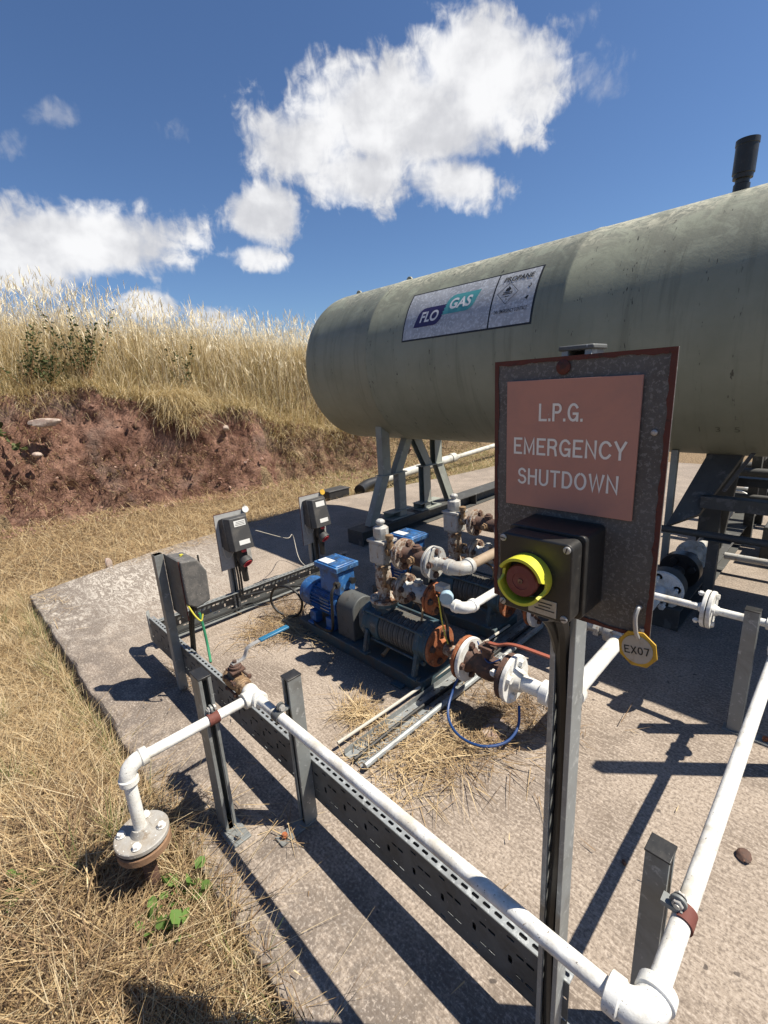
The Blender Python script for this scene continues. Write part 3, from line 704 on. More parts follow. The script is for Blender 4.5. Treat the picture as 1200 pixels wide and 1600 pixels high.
    x, y = spread(420, -9.2, -6.7, -.4, 6.5, lambda x, y: bank_d(x, y)-soil_w(y) > -.1); n = len(x)
    o = blades('weed_stalks', 'brown_straw', *pack(x, y, -.02, (.4,1.15), (.006,.010), (.0,.5), (.0,.4), (.0,.35))[:6], 5, rng.uniform(0, .35, n)); o['kind'] = 'stuff'; o['label'] = 'dark dead weed stalks among the dry grass on the bank'
s_tall()
def s_straw():
    """loose straw lying on the concrete: height is the slab's own"""
    out = []
    def patch(cx, cy, sx, sy, n, L=(.04,.2), z=(.003,.03), tint=(.3,.95), hdm=None):
        x = cx+rng.normal(0, sx, n); y = cy+rng.normal(0, sy, n); P = np.stack([x, y, rng.uniform(z[0], z[1], n)], -1)
        hd = rng.uniform(0, 6.28, n) if hdm is None else rng.normal(hdm, .6, n)
        out.append((P, hd, rng.uniform(*L, n), rng.uniform(.0022,.0046, n), rng.uniform(-.15,.25, n), rng.uniform(1.38,1.62, n), rng.uniform(*tint, n)))
    patch(-1.10, 1.26, .08, .15, 620, tint=(.35,1)); patch(-1.0, 1.45, .10, .12, 420, tint=(.0,.7)); patch(-1.53, 1.22, .07, .04, 300, tint=(.4,1)); patch(-1.33, 1.1, .05, .1, 60)
    patch(-2.62, 1.36, .10, .10, 420, tint=(.1,.8)); patch(-2.75, 1.62, .12, .10, 300, tint=(0,.5)); patch(-2.45, 1.5, .14, .04, 140, L=(.1,.35))
    patch(-1.0, 1.75, .12, .10, 420, tint=(0,.5)); patch(-2.5, .74, .10, .02, 90, tint=(0,.5)); patch(-1.9, 1.95, .5, .06, 260, tint=(0,.5))
    patch(-1.5, .50, .03, .03, 26); patch(-1.30, .62, .05, .03, 20); patch(-5.0, 1.6, .10, .5, 420); patch(-5.1, 3.0, .12, .7, 500, tint=(.3,1)); patch(-4.6, .45, .3, .05, 100)
    patch(-1.62, .36, .10, .03, 160, tint=(0,.6)); patch(-1.2, .36, .3, .015, 90, tint=(0,.6)); patch(-2.0, 1.0, .9, .35, 36, L=(.02,.06)); patch(-.7, 1.2, .4, .3, 22, L=(.02,.05))
    x = np.array([-1.02,-.93,-1.2,-1.30,-.98]); y = np.array([1.35,1.02,1.30,1.22,1.2])
    out.append((np.stack([x, y, np.full(5, .012)], -1), np.array([-.9,1.5,.1,.5,-.5]), np.array([.35,.2,.35,.3,.28]), np.full(5, .003), np.full(5, .02), np.full(5, 1.56), np.array([.9,.9,.95,.85,.9])))
    o = blades('loose_straw', 'brown_straw', *cat(*out)[:6], 3, cat(*out)[6]); o['kind'] = 'stuff'; o['label'] = 'loose dry straw lying on the concrete round the pumps'
    # darker litter in the foreground hollow
    out = []
    x, y = spread(26000, -3.0, -.6, -.6, .33, lambda x, y: slab_free(x, y) & (rng.random(len(x)) < np.exp(-(((x+1.3)/.65)**2+((y-.0)/.35)**2))*1.3*(.35+fbm(x*4, y*4, 3, 401)) +.06))
    out.append(pack(x, y, .015, (.04,.2), (.002,.006), (-.1,.6), (.8,1.6), rng.beta(1.1, 2.2, len(x))))
    o = blades('grass_litter', 'brown_straw', *cat(*out)[:6], 3, cat(*out)[6]); o['kind'] = 'stuff'; o['label'] = 'brown grass litter in the hollow beside the slab edge'
s_straw()

# leaves for shrubs and weeds: pointed leaf polygons carried on thin stems
def leafplant(name, label, cat_, base, stems, leaf, mat, stem_mat='dry_leaf', group=None):
    root = thing(name, label, cat_, base, group); sm = MB(); V = []; F = []; T = []
    base = Vector(base)
    for (dirv, L, nl, ls) in stems:
        d = Vector(dirv).normalized(); pts = [base+Vector((random.uniform(-.03,.03), random.uniform(-.03,.03), 0))]
        for k in range(5): d = (d+Vector((random.gauss(0,.14), random.gauss(0,.14), .02))).normalized(); pts.append(pts[-1]+d*L/5)
        sm.tube(smoothpath(pts, 3), [.006*(1-.7*i/15) for i in range(16)], 5)
        for k in range(nl):
            t = random.uniform(.25, 1); i = min(int(t*5), 4); p = pts[i].lerp(pts[i+1], t*5-i)
            o = Vector((random.gauss(0,1), random.gauss(0,1), random.gauss(.25,.6))).normalized(); s = ls*random.uniform(.6,1.3)
            n = o.orthogonal().normalized(); q = Matrix.Rotation(random.uniform(0,6.28), 3, o) @ n; up_ = o.cross(q)*.18
            p0 = p+o*.02; b = len(V); tt = random.random()
            for (l, wd, h) in ((0,0,0),(.35,leaf,1),(.75,leaf*.8,.6),(1,0,-.5),(.75,-leaf*.8,.6),(.35,-leaf,1)):
                V.append(p0+o*s*l+q*s*wd+up_*s*h*.4); T.append(tt)
            F += [(b,b+1,b+2,b+3),(b,b+3,b+4,b+5)]
    build(sm, 'stem', stem_mat, root)
    mb = MB(); mb.add(V, F); o = build(mb, 'foliage', mat, root, smooth=0)
    a = o.data.attributes.new('tint', 'FLOAT', 'POINT'); a.data.foreach_set('value', np.array(T, dtype=np.float32))
    return root
def hz(x, y): return float(height(np.array([x]), np.array([y]))[0])
def up_stems(n, L, spreadv, nl, ls): return [((random.gauss(0,spreadv), random.gauss(0,spreadv), 1), L*random.uniform(.6,1.1), nl, ls) for _ in range(n)]
for (x, y, n, L, nl, lab) in [(-8.32, 1.95, 14, 1.22, 56, 'dark green shrub standing tallest in the dry grass on the bank'), (-8.42, 1.22, 9, 1.05, 50, 'thin dark shrub with leafy sprigs left of the tallest shrub'),
                              (-8.12, 3.35, 7, .92, 40, 'small sparse green shrub in the grass nearest the tank'), (-8.28, 1.5, 10, .55, 44, 'low dark bush at the grass edge above the red earth')]:
    leafplant('shrub', lab, 'shrub', (x, y, hz(x, y)), up_stems(n, L, .34, int(nl*.75), .05), .24, 'green_leaf', group='shrubs in the bank grass')
for (x, y, n, L, lab) in [(-1.33, .27, 5, .10, 'bright green weed sprouting between the flange and the slab edge'), (-1.26, .17, 5, .09, 'small green weed low in the litter right of the flange'),
                          (-1.66, -.12, 3, .10, 'little green weed beside the dry tuft in the left foreground')]:
    leafplant('weed', lab, 'weed', (x, y, hz(x, y)), up_stems(n, L, .7, 9, .036), .4, 'weed_leaf', group='weeds beside the slab')
leafplant('bramble', 'green bramble leaves on the red earth at the left edge', 'bramble', (-8.05, .72, hz(-8.05, .72)), [((1,.1,.25), .45, 22, .11), ((.8,.5,-.5), .6, 16, .09), ((.9,-.2,.1), .4, 14, .1)], .36, 'green_leaf')

def rock(name, label, c, sz, seed, mat='stone', cat_='stone', group=None, rot=0):
    r = np.random.default_rng(seed); mb = MB(); n = 9; vs = []
    for i in range(n+1):
        for k in range(14):
            a = math.pi*i/n; b = 2*math.pi*k/14; v = np.array([math.sin(a)*math.cos(b), math.sin(a)*math.sin(b), math.cos(a)])
            vs.append(v)
    vs = np.array(vs); planes = r.normal(size=(11, 3)); planes /= np.linalg.norm(planes, axis=1)[:,None]; dd = r.uniform(.55, .85, 11)
    s = np.ones(len(vs))
    for p, d in zip(planes, dd):
        q = vs@p; s = np.where(q > 1e-3, np.minimum(s, d/np.maximum(q, 1e-3)), s)
    vs = vs*s[:,None]*np.array(sz)
    ca, sa = math.cos(rot), math.sin(rot); vs = np.column_stack([vs[:,0]*ca-vs[:,1]*sa, vs[:,0]*sa+vs[:,1]*ca, vs[:,2]])+np.array(c)
    fs = [(i*14+k, i*14+(k+1) % 14, (i+1)*14+(k+1) % 14, (i+1)*14+k) for i in range(n) for k in range(14)]
    mb.add(vs, fs); return tag(build(mb, name, mat, origin=c, smooth=28), label, cat_, group)
rock('stone', 'large pale flat stone jutting from the red earth bank', (-7.80, 1.22, 1.33), (.13,.20,.07), 3, group='stones in the earth bank')
rock('stone', 'pale stone high on the earth face nearest the tank', (-7.32, 3.55, 1.02), (.06,.08,.055), 5, group='stones in the earth bank')
rock('stone', 'small round stone low on the earth face below the large pale stone', (-7.75, 1.05, .92), (.06,.07,.04), 6, group='stones in the earth bank')
rock('stone', 'upright pale stone in the dry grass behind the slab corner', (-5.02, 1.02, .0), (.03,.04,.09), 8)
rock('dirt_lump', 'dark crumbly lump of dirt on the bare concrete at the right', (-.073, 1.594, .008), (.022,.032,.014), 9, 'rust_dark', 'dirt lump')
rock('pebble', 'small dark pebble in the shadow strip on the concrete', (-.344, 1.314, .006), (.009,.011,.008), 10, 'rust_dark', 'pebble')
rock('stone', 'pale stone half buried in the litter in the left foreground', (-1.62, .02, -.08), (.05,.06,.035), 12)
rock('stone', 'broken chunk of concrete under the near pump valve', (-.98, 1.58, .012), (.07,.10,.014), 14)

def crumbs():
    n = 2200; y = rng.uniform(-1.0, 7.5, n); d = rng.beta(.8, 2.2, n)*(soil_w(y)+.35)-.35; x = bank_base(y)-d
    sz = .006+.034*rng.random(n)**5; z = height(x, y)+sz*.2
    base = np.array([(1,0,0),(-1,0,0),(0,1,0),(0,-1,0),(0,0,1),(0,0,-1)], float)
    V = base[None]*sz[:,None,None]*rng.uniform(.55,1.2,(n,6,1)) + rng.normal(0, .22, (n,6,3))*sz[:,None,None] + np.stack([x+.06*(d > 0), y, z], -1)[:,None]
    f = np.array([(0,2,4),(2,1,4),(1,3,4),(3,0,4),(2,0,5),(1,2,5),(3,1,5),(0,3,5)])
    me = bpy.data.meshes.new('soil_crumbs'); me.from_pydata(V.reshape(-1,3).tolist(), [], (f[None]+6*np.arange(n)[:,None,None]).reshape(-1,3).tolist()); me.materials.append(MATS['crumb'])
    o = bpy.data.objects.new('soil_crumbs', me); col.objects.link(o); o['kind'] = 'stuff'; o['label'] = 'loose crumbs and small stones of red earth on the bank'
crumbs()

# ------------------------------------------------------------------ tank
TX0, TX1, TY, TZ, TR = -4.10, 3.2, 3.765, 1.747, .765
tank = thing('gas_tank', 'long weathered olive green gas tank on steel legs', 'gas tank', (-3.45, TY, .16))
mb = MB(); prof = []
hd_ = .42
for k in range(15):
    a = math.pi/2*k/14; prof.append((TX0-hd_*math.cos(a), max(TR*math.sin(a), .002)))
for xs in (-3.25, -1.45, .42):                                  # welded girth seams
    prof += [(xs-.018, TR), (xs-.008, TR+.004), (xs+.008, TR+.004), (xs+.018, TR)]
for k in range(15):
    a = math.pi/2*k/14; prof.append((TX1+hd_*math.sin(a), max(TR*math.cos(a), .002)))
mb.lathe((0, TY, TZ), (1,0,0), [(t, r) for t, r in prof], 96)
shell = build(mb, 'shell', 'tank_paint', tank, smooth=40)
# move the shell's origin to the tank axis so its paint follows the curve
shell.data.transform(Matrix.Translation(ROOT[tank.name]-Vector((0, TY, TZ)))); shell.location = Vector((0, TY, TZ))-ROOT[tank.name]
def wrap(x, th, lift): return Vector((x, TY-(TR+lift)*math.cos(th), TZ+(TR+lift)*math.sin(th)))
def wrapped(x0, x1, t0, t1, lift, th=None):
    mb = MB(); n = 24; m = 6
    for i in range(n+1):
        for j in range(m+1): mb.v.append(tuple(wrap(x0+(x1-x0)*j/m, t0+(t1-t0)*i/n, lift)))
    for i in range(n):
        for j in range(m): a = i*(m+1)+j; mb.f.append((a, a+1, a+m+2, a+m+1))
    return mb
px0, px1, pt0, pt1 = -2.815, -1.645, R(10.2), R(42)
pl = build(wrapped(px0, px1, pt0, pt1, .0015), 'placard', 'decal_black', tank)
pcx, pct = (px0+px1)/2, (pt0+pt1)/2; Hh = (pt1-pt0)*TR
split = -1.98
build(wrapped(px0+.013, split-.006, pt0+.017, pt1-.017, .003), 'placard_panel', 'decal_silver', pl)
build(wrapped(split+.006, px1-.013, pt0+.017, pt1-.017, .003), 'placard_panel', 'decal_silver', pl)
def decal(poly, mat, lift, name):
    mb = MB(); k = []
    for i in range(len(poly)):
        a = poly[i]; b = poly[(i+1) % len(poly)]
        for j in range(4): k.append((a[0]+(b[0]-a[0])*j/4, a[1]+(b[1]-a[1])*j/4))
    cx = sum(p[0] for p in k)/len(k); cy = sum(p[1] for p in k)/len(k); n = len(k); V = []
    for s in (1, .66, .33): V += [wrap(cx+(p[0]-cx)*s, pct+(cy+(p[1]-cy)*s)/TR, lift) for p in k]
    V.append(wrap(cx, pct+cy/TR, lift)); F = []
    for r_i in range(2):
        for i in range(n): j = (i+1) % n; F.append((r_i*n+i, r_i*n+j, (r_i+1)*n+j, (r_i+1)*n+i))
    for i in range(n): F.append((2*n+i, 2*n+(i+1) % n, 3*n))
    mb.add(V, F); return build(mb, name, mat, pl, smooth=0)
def leafbox(cx, cy, w, h, sl, rr):
    """slanted box, two opposite corners rounded"""
    x0, x1, y0, y1 = -w/2, w/2, -h/2, h/2; P = [(x0, y0)]
    for k in range(6): a = -math.pi/2+math.pi/2*k/5; P.append((x1-rr+rr*math.cos(a), y0+rr+rr*math.sin(a)))
    P.append((x1, y1))
    for k in range(6): a = math.pi/2+math.pi/2*k/5; P.append((x0+rr+rr*math.cos(a), y1-rr+rr*math.sin(a)))
    return [(cx+x+sl*y, cy+y) for x, y in P]
decal(leafbox(-2.545, -.035, .26, .155, .30, .055), 'logo_navy', .0045, 'logo_box')
decal(leafbox(-2.265, .035, .275, .155, .30, .055), 'logo_teal', .0045, 'logo_box')
def wtext(s, cx, cy, h, mat, wd=None, off=.0, shear=0, nm='lettering', space=1):
    m = MB(); text(m, s, None, None, None, width=wd, height=h, off=off, shear=shear, space=space, warp=lambda a, b: wrap(cx+a, pct+(cy+b)/TR, .006))
    return build(m, nm, mat, pl, smooth=0)
wtext('FLO', -2.548, -.035, .088, 'logo_white', .185, .03, .18)
wtext('GAS', -2.262, .035, .088, 'logo_white', .20, .03, .18)
rc = (split+px1)/2
wtext('PROPANE', rc, Hh/2-.070, .042, 'decal_black', .228, .022, .12)
wtext('24hr EMERGENCY CONTACT :', rc+.0, -Hh/2+.112, .025, 'decal_black', .262, .004, .1, space=1.05)
dcx, dcy, dr = rc-.055, .032, .083
for a in range(4):                                               # hazard diamond outline
    a0 = math.pi/2*a; a1 = a0+math.pi/2; w_ = .0045
    p = lambda ang, r: (dcx+math.cos(ang)*r, dcy+math.sin(ang)*r)
    decal([p(a0, dr), p(a1, dr), p(a1, dr-w_), p(a0, dr-w_)], 'decal_black', .0045, 'hazard_diamond')
decal([(dcx-.018,dcy+.014),(dcx-.022,dcy+.026),(dcx-.012,dcy+.040),(dcx-.008,dcy+.033),(dcx+.002,dcy+.056),(dcx+.010,dcy+.038),(dcx+.014,dcy+.042),(dcx+.020,dcy+.026),(dcx+.014,dcy+.013)], 'decal_black', .0047, 'flame_symbol')
for i, (wd, yy) in enumerate(((.075,.004),(.075,-.007),(.03,-.026),(.008,-.046))):
    decal([(dcx-wd/2,dcy+yy-.003),(dcx+wd/2,dcy+yy-.003),(dcx+wd/2,dcy+yy+.003),(dcx-wd/2,dcy+yy+.003)], 'decal_black', .0046, 'hazard_text')
decal([(rc+.095,.055),(rc+.108,.078),(rc+.118,.060),(rc+.105,.040)], 'decal_black', .0046, 'hazard_symbol')
decal([(rc+.099,.058),(rc+.107,.070),(rc+.112,.060),(rc+.105,.049)], 'decal_silver', .0052, 'hazard_symbol')
decal([(rc+.088,-.03),(rc+.105,-.015),(rc+.118,-.02),(rc+.104,-.045),(rc+.098,-.034)], 'decal_black', .0046, 'hazard_symbol')
# faint stencilled digits low on the shell
for ch, xo in (('1', -.68), ('3', -.59), ('5', -.50)):
    m_ = MB(); text(m_, ch, None, None, None, height=.045, warp=lambda a, b: wrap(xo+a, R(-46)+b/TR, .0015)); build(m_, 'stencil_digit', 'stencil', tank, smooth=0)
for xl in (-4.12, -3.37):                                        # lifting eyes
    mb = MB(); P = [(-.06,0)]+[(.036*math.cos(math.pi-math.pi*k/10), .030+.036*math.sin(math.pi-math.pi*k/10)) for k in range(11)]+[(.06,0)]
    n = len(P); ring = [(.019*math.cos(2*math.pi*k/n), .055+.019*math.sin(2*math.pi*k/n)) for k in range(n)]
    mb.prism(P, (xl, TY-.011, TZ+TR-.012), (1,0,0), (0,0,1), (0,.022,0))
    build(mb, 'lifting_eye', 'tank_paint', tank, bev=.003)
mb = MB(); vx = -.725
mb.lathe((vx, TY, TZ+TR-.02), (0.02,0,1), [(0,.072),(.028,.072),(.03,.042),(.075,.042),(.08,.036),(.10,.036),(.103,.050),(.125,.051),(.128,.056),(.27,.056),(.272,.059),(.30,.059),(.303,.05)], 28)
build(mb, 'vent_pipe', 'black_plastic_and_shade', tank, smooth=30)
# legs of the far support: two-storey steel brackets, mirrored about the axis
def bar(mb, p, q, wx, wy):
    p = Vector(p); q = Vector(q)
    mb.hexa([p+Vector((a,b,0)) for a, b in ((-wx,-wy),(wx,-wy),(wx,wy),(-wx,wy))]+[q+Vector((a,b,0)) for a, b in ((-wx,-wy),(wx,-wy),(wx,wy),(-wx,wy))])
def channel(p, q, wx, wy, t=.008):
    """U-section leg: web on the outer (-y or +y) side"""
    mb = MB(); p = Vector(p); q = Vector(q)
    for a0, a1, b0, b1 in ((-wx,wx,-wy,-wy+t),(-wx,-wx+t,-wy+t,wy),(wx-t,wx,-wy+t,wy)):
        k = ((a0,b0),(a1,b0),(a1,b1),(a0,b1))
        mb.hexa([p+Vector((a,b,0)) for a, b in k]+[q+Vector((a,b,0)) for a, b in k])
    return mb
def support(xs, parent):
    def surf(y): return TZ-math.sqrt(max(TR**2-(y-TY)**2, 0))+.012
    for s in (-1, 1):
        f = lambda dy: TY+s*dy
        leg = lambda p, q, wy: build(channel((xs,)+p, (xs,)+q, .04, wy*(-s)), 'leg', 'support_green', parent, bev=.002)
        leg((f(-.0+.42), .650), (f(.42), surf(f(.42))+.06), .058)
        leg((f(.25), .650), (f(.04), surf(f(.10))+.02), .055)
        leg((f(.66), .16), (f(.44), .640), .055)
        leg((f(.205), .165), (f(.205), .640), .055)
        mb = MB(); mb.bounds((xs-.06, min(f(.135), f(.50)), .640), (xs+.06, max(f(.135), f(.50)), .650)); build(mb, 'cap_plate', 'support_green', parent, bev=.0015)
        mb = MB(); a, b = sorted((f(.06), f(.42)))
        mb.bounds((xs-.07, a, .151), (xs+.07, b, .163)); mb.bounds((xs-.065, a+.01, .163), (xs-.055, b-.01, .225)); mb.bounds((xs-.07, a, .225), (xs+.06, b, .233)); build(mb, 'foot_plate', 'support_green', parent, bev=.0015)
support(-3.45, tank)
def beam(name, label, x0, x1, y0, y1, h, group):
    b = thing(name, label, 'steel beam', (x0, y0, 0), group); xc = (x0+x1)/2
    mb = MB(); mb.bounds((x0, y0, h-.012), (x1, y1, h)); build(mb, 'top_flange', 'support_dark', b, bev=.002)
    mb = MB(); mb.bounds((xc-.006, y0+.02, .014), (xc+.006, y1, h-.012)); build(mb, 'web', 'support_dark', b)
    mb = MB(); mb.bounds((x0, y0, .002), (x1, y1, .014)); build(mb, 'bottom_flange', 'support_dark', b, bev=.002)
    mb = MB(); mb.bounds((x0, y0-.004, .002), (x1, y0+.004, h+.001)); mb.bounds((x0+.01, y0+1.95, .014), (x1-.003, y0+1.96, h-.012)); build(mb, 'end_plate', 'support_dark', b, bev=.0015)
beam('steel_beam', 'dark steel beam lying under the two-storey tank legs at the left', -3.585, -3.355, 2.90, 7.2, .15, 'beams under the tank')
# right-hand support close behind the sign
def right_support():
    mb = MB()
    q = [(-.82,3.30,.56),(-.69,3.62,1.02),(-.50,3.60,1.02),(-.665,3.40,.64)]
    off = Vector((.0,.05,-.02)); q = [Vector(p) for p in q]
    mb.hexa([q[0], q[3], q[3]+off, q[0]+off, q[1], q[2], q[2]+off, q[1]+off]); build(mb, 'leg', 'support_dark', tank, bev=.003)
    mb = MB(); bar(mb, (-.74,4.2,.14), (-.74,4.2,1.2), .07, .05); build(mb, 'leg', 'support_dark', tank, bev=.003)
    mb = MB(); mb.bounds((-.665,3.395,.686), (2.2,3.403,.762)); mb.bounds((-.665,3.403,.754), (2.2,3.47,.762)); build(mb, 'cross_member', 'support_dark', tank, bev=.002)
    mb = MB(); bar(mb, (-.555,3.42,.80), (-.44,3.44,1.04), .012, .012); build(mb, 'brace', 'support_dark', tank, bev=.002)
    mb = MB(); bar(mb, (-.855,3.5,.0), (-.855,3.5,1.03), .02, .02); build(mb, 'brace', 'support_green', tank, bev=.002)
    mb = MB(); bar(mb, (-.74,4.35,.14), (-.62,3.95,1.02), .07, .03); build(mb, 'leg', 'support_dark', tank, bev=.003)
    mb = MB(); mb.bounds((-.665,4.16,.686), (2.2,4.168,.762)); mb.bounds((-.665,4.10,.754), (2.2,4.16,.762)); build(mb, 'cross_member', 'support_dark', tank, bev=.002)
    mb = MB(); bar(mb, (.55,3.40,.0), (.30,3.62,1.05), .05, .02); build(mb, 'brace', 'support_dark', tank, bev=.002)
right_support()
plinth = MB(); plinth.bounds((-.45,4.55,.0), (2.6,4.95,.30)); tag(build(plinth, 'plinth', 'support_dark', origin=(-.45,4.55,0), bev=.01), 'added long dark low plinth darkening the ground beyond the right hand tank support', 'plinth')  # made-up block, added to darken the bright ground under the tank
beam('steel_beam', 'dark steel beam on the ground behind the emergency sign', -.86, -.62, 3.0, 7.0, .14, 'beams under the tank')

# ------------------------------------------------------------------ trays
def tray(name, label, o, u, v, nrm, Lx, Hh, fl, mat='galvanised_dull', fmat='strut_grey'):
    """perforated cable tray: slotted base sheet (u along, v across) with slotted flanges standing along nrm"""
    root = thing(name, label, 'cable tray', o)
    pitch = .0262; n = int(Lx/pitch); us = [Lx*i/n for i in range(n+1)]
    rows = 5; vs_ = [Hh*j/rows for j in range(rows+1)]
    def hole(i, j):
        k = i % 4
        if k == 0: return (.0112, .0043, False) if j in (1, 3) else None
        if k == 1: return None
        if k == 2: return (.0130, .0056, True) if j in (2,) else ((.0108, .0036, False) if j in (0, 4) else None)
        return (.0108, .0038, False) if j in (1, 3) else None
    mb = MB(); mb.slotted(o, u, v, us, vs_, hole); build(mb, 'tray_base', mat, root, solid=.0016, smooth=0)
    n2 = int(Lx/.034); us2 = [Lx*i/n2 for i in range(n2+1)]
    for end in (0, 1):
        oo = Vector(o)+Vector(v)*(Hh*end)+Vector(nrm)*.0008
        mb = MB(); mb.slotted(oo, u, nrm, us2, [0, fl], lambda i, j, e=end: (.0112, .0046, False) if e else None); build(mb, 'tray_flange', fmat or mat, root, solid=.0016, smooth=0)
    return root
tray('cable_tray', 'perforated galvanised cable tray on edge behind the front white pipe', (-2.90,.737,.092), (1,0,0), (0,0,1), (0,1,0), 2.625, .172, .027, fmat='galvanised')
tray('cable_tray', 'perforated cable tray on edge along the back beneath the isolators', (-3.02,.775,.03), (0,1,0), (0,0,1), (1,0,0), 1.62, .15, .045)
tray('cable_tray', 'flat slotted cable tray lying on the concrete under the pump valves', (-1.385,1.0,.006), (0,1,0), (1,0,0), (0,0,1), 1.75, .128, .028, mat='galvanised')
mb = MB(); mb.tube(smoothpath([(-2.90,.737,.178),(-2.96,.742,.178),(-3.0,.757,.178),(-3.02,.79,.178)], 5), .001, 4)
cn = MB(); pts = smoothpath([(-2.905,.737,0),(-2.965,.742,0),(-3.005,.757,0),(-3.02,.775,0)], 5)
for z0, z1 in ((.092,.264),):
    b = len(cn.v)
    for p in pts: cn.v += [(p.x,p.y,z0),(p.x,p.y,z1)]
    for i in range(len(pts)-1): cn.f.append((b+2*i, b+2*i+2, b+2*i+3, b+2*i+1))
tag(build(cn, 'tray_bend', 'strut_grey', origin=(-2.96,.75,.09), solid=.002), 'rounded corner piece joining the front and back cable trays', 'tray bend')

# struts: black cables laid in the trays
def cable(name, label, pts, r, mat, cat_='cable', parent=None, n=8, group=None):
    mb = MB(); mb.tube(smoothpath(pts, 7), r, n)
    if parent is not None: return build(mb, name, mat, parent)
    return tag(build(mb, name, mat, origin=pts[0]), label, cat_, group)

CABLES = ['lowest', 'second lowest', 'third lowest', 'middle', 'third highest', 'second highest', 'topmost']
for k in range(7):
    z = .132+.0195*k; y = .753+.004*(k % 2)
    cable('cable', CABLES[k]+' of the black cables stacked inside the front tray', [(-2.86,y,z),(-2.2,y+.002,z-.002),(-1.5,y-.002,z+.002),(-.9,y+.002,z-.002),(-.3,y,z)], .0102, 'black_cable', group='cables in the front tray')

# ------------------------------------------------------------------ posts
def strut_profile(w, d, t=.0025, lip=.010):
    return [(-w/2+lip,0),(-w/2,0),(-w/2,d),(w/2,d),(w/2,0),(w/2-lip,0),(w/2-lip,t+.004),(w/2-lip-t,t+.004),(w/2-lip-t,t),(w/2-t,t),(w/2-t,d-t),(-w/2+t,d-t),(-w/2+t,t),(-w/2+lip+t,t),(-w/2+lip+t,t+.004),(-w/2+lip,t+.004)]
def post(name, label, base, w, d, h, openv, mat='strut_grey', group=None, cap=True, plate=None, bolt='rust_orange'):
    """channel post; base = middle of the open face at the ground; openv = direction the open face looks"""
    root = thing(name, label, 'post', base, group)
    ov = Vector(openv); u = Vector((0,0,1)).cross(ov); b = Vector(base)
    mb = MB(); mb.prism(strut_profile(w, d), b+Vector((0,0,.008)), u, -ov, (0,0,h-.008)); build(mb, 'channel', mat, root, bev=.0008, seg=1)
    if cap:
        mb = MB(); c = b - ov*(d/2)+Vector((0,0,h)); M = Matrix((u, ov, Vector((0,0,1)))).transposed()
        mb.box(c+Vector((0,0,.001)), (w+.004, d+.004, .005), M); mb.box(c-Vector((0,0,.006)), (w-.008, d-.008, .010), M); build(mb, 'end_cap', 'black_plastic_and_shade', root, bev=.0015)
    if plate:
        c, s = plate; mb = MB(); mb.box(b+Vector(c)+Vector((0,0,.004)), s); f = build(mb, 'foot_plate', mat, root, bev=.0015)
        off = Vector((s[0]*.5-.022, -s[1]*.5+.024, 0)) if s[1] >= s[0] else Vector((s[0]*.5-.022, 0, 0))
        hexbolt(root, f, b+Vector(c)+off+Vector((0,0,.018)), (0,0,-1), .010, .009, .001, bolt)
    return root
G = 'steel channel posts along the pipework'
P1 = post('post', 'tall grey channel post carrying the dusty box at the left', (-2.43,.735,0), .045, .042, .79, (0,1,0), group=G, cap=False)
P2 = post('post', 'channel post with a dark red clamp nearest the white elbow', (-1.422,.488,0), .042, .070, .645, (1,0,0), group=G, plate=((.012,.0,0),(.13,.075,.008)), bolt='strut_grey')
P3 = post('post', 'channel post with a grey clamp in front of the long tray', (-1.247,.683,0), .043, .052, .618, (0,-1,0), group=G, plate=((.0,-.03,0),(.05,.15,.008)))
P4 = post('post', 'dark capped post with a rusty clamp beside the bottom right pipe', (-.150,.915,0), .048, .046, .572, (1,0,0), group=G, plate=((-.02,0,0),(.11,.06,.008)))
P5 = post('post', 'shaded grey post at the right edge of the slab', (-.187,2.25,0), .045, .05, .58, (1,0,0), group=G, plate=((.02,-.005,0),(.17,.055,.008)))
P6 = post('post', 'short post carrying the middle isolator over the back tray', (-3.0,1.355,0), .041, .041, .70, (1,0,0), group=G, cap=False)
P7 = post('post', 'short post carrying the far isolator beyond the blue motor', (-3.07,2.10,0), .041, .041, .68, (1,0,0), group=G, cap=False)
P8 = post('post', 'tall post just outside the right edge whose shadow crosses the slab', (.11,2.20,0), .05, .05, 1.36, (0,-1,0), group=G)
# sign post: open channel with a slotted back web
SPX, SPY = -.310, .700
sp = thing('sign_post', 'tall slotted channel post holding the emergency shutdown sign', 'post', (SPX, SPY, 0))
w_, d_, t_ = .044, .044, .0028
for s in (-1, 1):
    mb = MB(); P = [(s*w_/2,0),(s*w_/2,d_),(s*(w_/2-t_),d_),(s*(w_/2-t_),t_),(s*(w_/2-.010+t_),t_),(s*(w_/2-.010+t_),t_+.006),(s*(w_/2-.010),t_+.006),(s*(w_/2-.010),0)]
    mb.prism(P, (SPX,SPY,.008), (1,0,0), (0,1,0), (0,0,1.575)); build(mb, 'channel_side', 'galvanised', sp, bev=.0008, seg=1)
mb = MB(); nv = 32; mb.slotted((SPX-w_/2+t_, SPY+d_-.0015, .008), (1,0,0), (0,0,1), [0, w_-2*t_], [1.575*i/nv for i in range(nv+1)], lambda i, j: (.0145, .0062, True)); build(mb, 'slotted_web', 'black_plastic_and_shade', sp, solid=.0026, smooth=0)  # galvanised web, coloured black to paint in the deep shade inside the channel
mb = MB(); mb.box((SPX,SPY+d_/2,1.586), (.052,.050,.007)); build(mb, 'end_cap', 'galvanised_dull', sp, bev=.002)
mb = MB(); mb.box((SPX,SPY+.01,.004), (.06,.14,.008)); build(mb, 'foot_plate', 'galvanised', sp, bev=.002)
